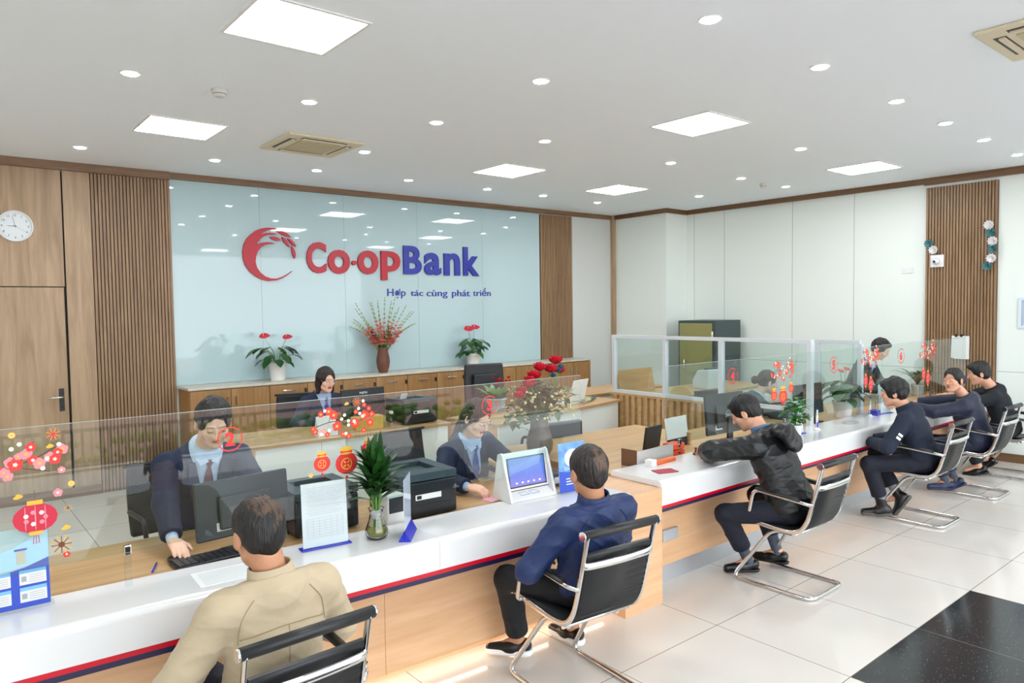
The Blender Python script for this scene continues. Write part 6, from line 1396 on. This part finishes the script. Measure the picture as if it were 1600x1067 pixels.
t = thing('spray_bottle','small clear spray bottle between the yellow box and the rear printer','bottle',(3.34,5.83,.801)); MB().lathe([(.022,0),(.024,.004),(.024,.08),(.010,.10),(.009,.115)],n=18).obj('bottle', M_acryl, t); MB().box((-.012,-.028,.1155),(.012,.012,.14)).obj('spray_head', M_paper, t, .003)
t = thing('white_laptop','open white laptop tilted at the right end of the rear desk','laptop',(5.52,5.72,.8205),.25)
MB().box((-.16,-.11,0),(.16,.11,.014)).obj('keyboard_base', mat('laptop_white','#e8ebea',.3), t, .003); MB().box((-.16,-.004,0),(.16,.004,.26),M=Matrix.Translation((0,-.11,.0145)) @ Matrix.Rotation(.25,4,'X')).obj('lid', MATS['laptop_white'], t, .003)
t = thing('rolled_papers','teal and blue rolled papers and pens lying at the end of the rear desk','papers',(5.78,5.62,.8205),.3)
MB().tube([(-.16,0,.022),(.02,.02,.022)],.021,12).obj('patterned_roll', mat('roll_pattern','#b9bba4',.6,var=.5,vscale=60), t); MB().tube([(.022,.02,.022),(.11,.03,.022)],.019,12).obj('teal_roll', mat('roll_teal','#1f7078',.5), t); MB().tube([(.112,.03,.015),(.20,.04,.015)],.008,8).obj('marker', M_dgrey, t)
t = thing('hanging_notices','white notice sheets hung from black clips on the slatted wall above the palm','notice',(rwx(3.22)-.045,3.22,1.47))
for k, (dy, w_) in enumerate(((-.02,.085),(.035,.08))):
    q = MB().box((-.004-.006*k,dy-w_,-.28+.01*k),(-.002-.006*k,dy+w_-.03*k,0),M=Matrix.Rotation(.03*k,4,'X')).obj('sheet', M_paper, t); MB().box((-.014-.006*k,dy-.012,-.012),(.0,dy+.012,.02)).obj('clip', M_black, q)
# visitor style chair behind the return desk
t = thing('guest_chair','low dark chair with a curved grey frame behind the poster stand','chair',(4.42,4.64,0),-.12)
MB().box((-.20,-.03,.62),(.20,.03,.86)).obj('backrest', M_leather, t, .02); MB().box((-.21,.04,.41),(.21,.36,.46)).obj('seat', M_leather, t, .02)
for s in (-1,1):
    MB().tube(fillet([(s*.23,.0,0),(s*.23,.0,.70),(s*.24,.0,.88) if s > 5 else (s*.23,.04,.71),(s*.23,.33,.70),(s*.23,.35,0)],.06),.013,8).obj('leg_frame', M_dgrey, t)
MB().tube([(-.23,0,.66),(.23,0,.66)],.012,8).obj('cross_bar', M_dgrey, t)

# ================================================================= OUTSIDE THE GLASS FRONT, BEHIND THE VIEWER (seen mirrored in the screens)
struct('trim_13', MB().box((-3.6,-3.62,-.86),(10.2,-3.501,.02)), mat('pale_sill','#e9e6e0',.5))
struct('floor_outside', MB().box((-14,-30,-.92),(20,-3.63,-.86)), mat('red_paving','#b58d84',.8,var=.15))
struct('trim_12', MB().box((-14,-5.6,-.86),(20,-4.4,-.85)), mat('grey_paving','#8f8f92',.8,var=.1))
t = thing('street_railing','grey painted street railing mirrored in the left glass screens','railing',(0,-6.3,-.86)); M_rail = mat('rail_grey','#8f9094',.5)
for z in (.38,.93): MB().box((-7,-.03,z),(8,.03,z+.06)).obj('rail', M_rail, t)
for k in range(88): MB().box((-6.9+k*.125,-.015,.441),(-6.86+k*.125,.015,.929)).obj('picket', M_rail, t)
for k in range(6): MB().box((-6.95+k*1.95,-.05,0),(-6.85+k*1.95,.05,1.06)).obj('rail_post', M_rail, t)
b = MB(); r = random.Random(2)
for k in range(900): b.ball((r.uniform(-8,9), r.uniform(-.35,.35), r.uniform(.05,.68)), r.uniform(.06,.12), 5, sc=(1,1,.7))
o = b.obj('clipped_hedge', mat('hedge_green','#6f9a2c',.7,var=.4,vscale=5)); o.location = (0,-7.1,-.86); tag(o, 'clipped green hedge behind the street railing, mirrored in the glass', 'hedge', kind='stuff')
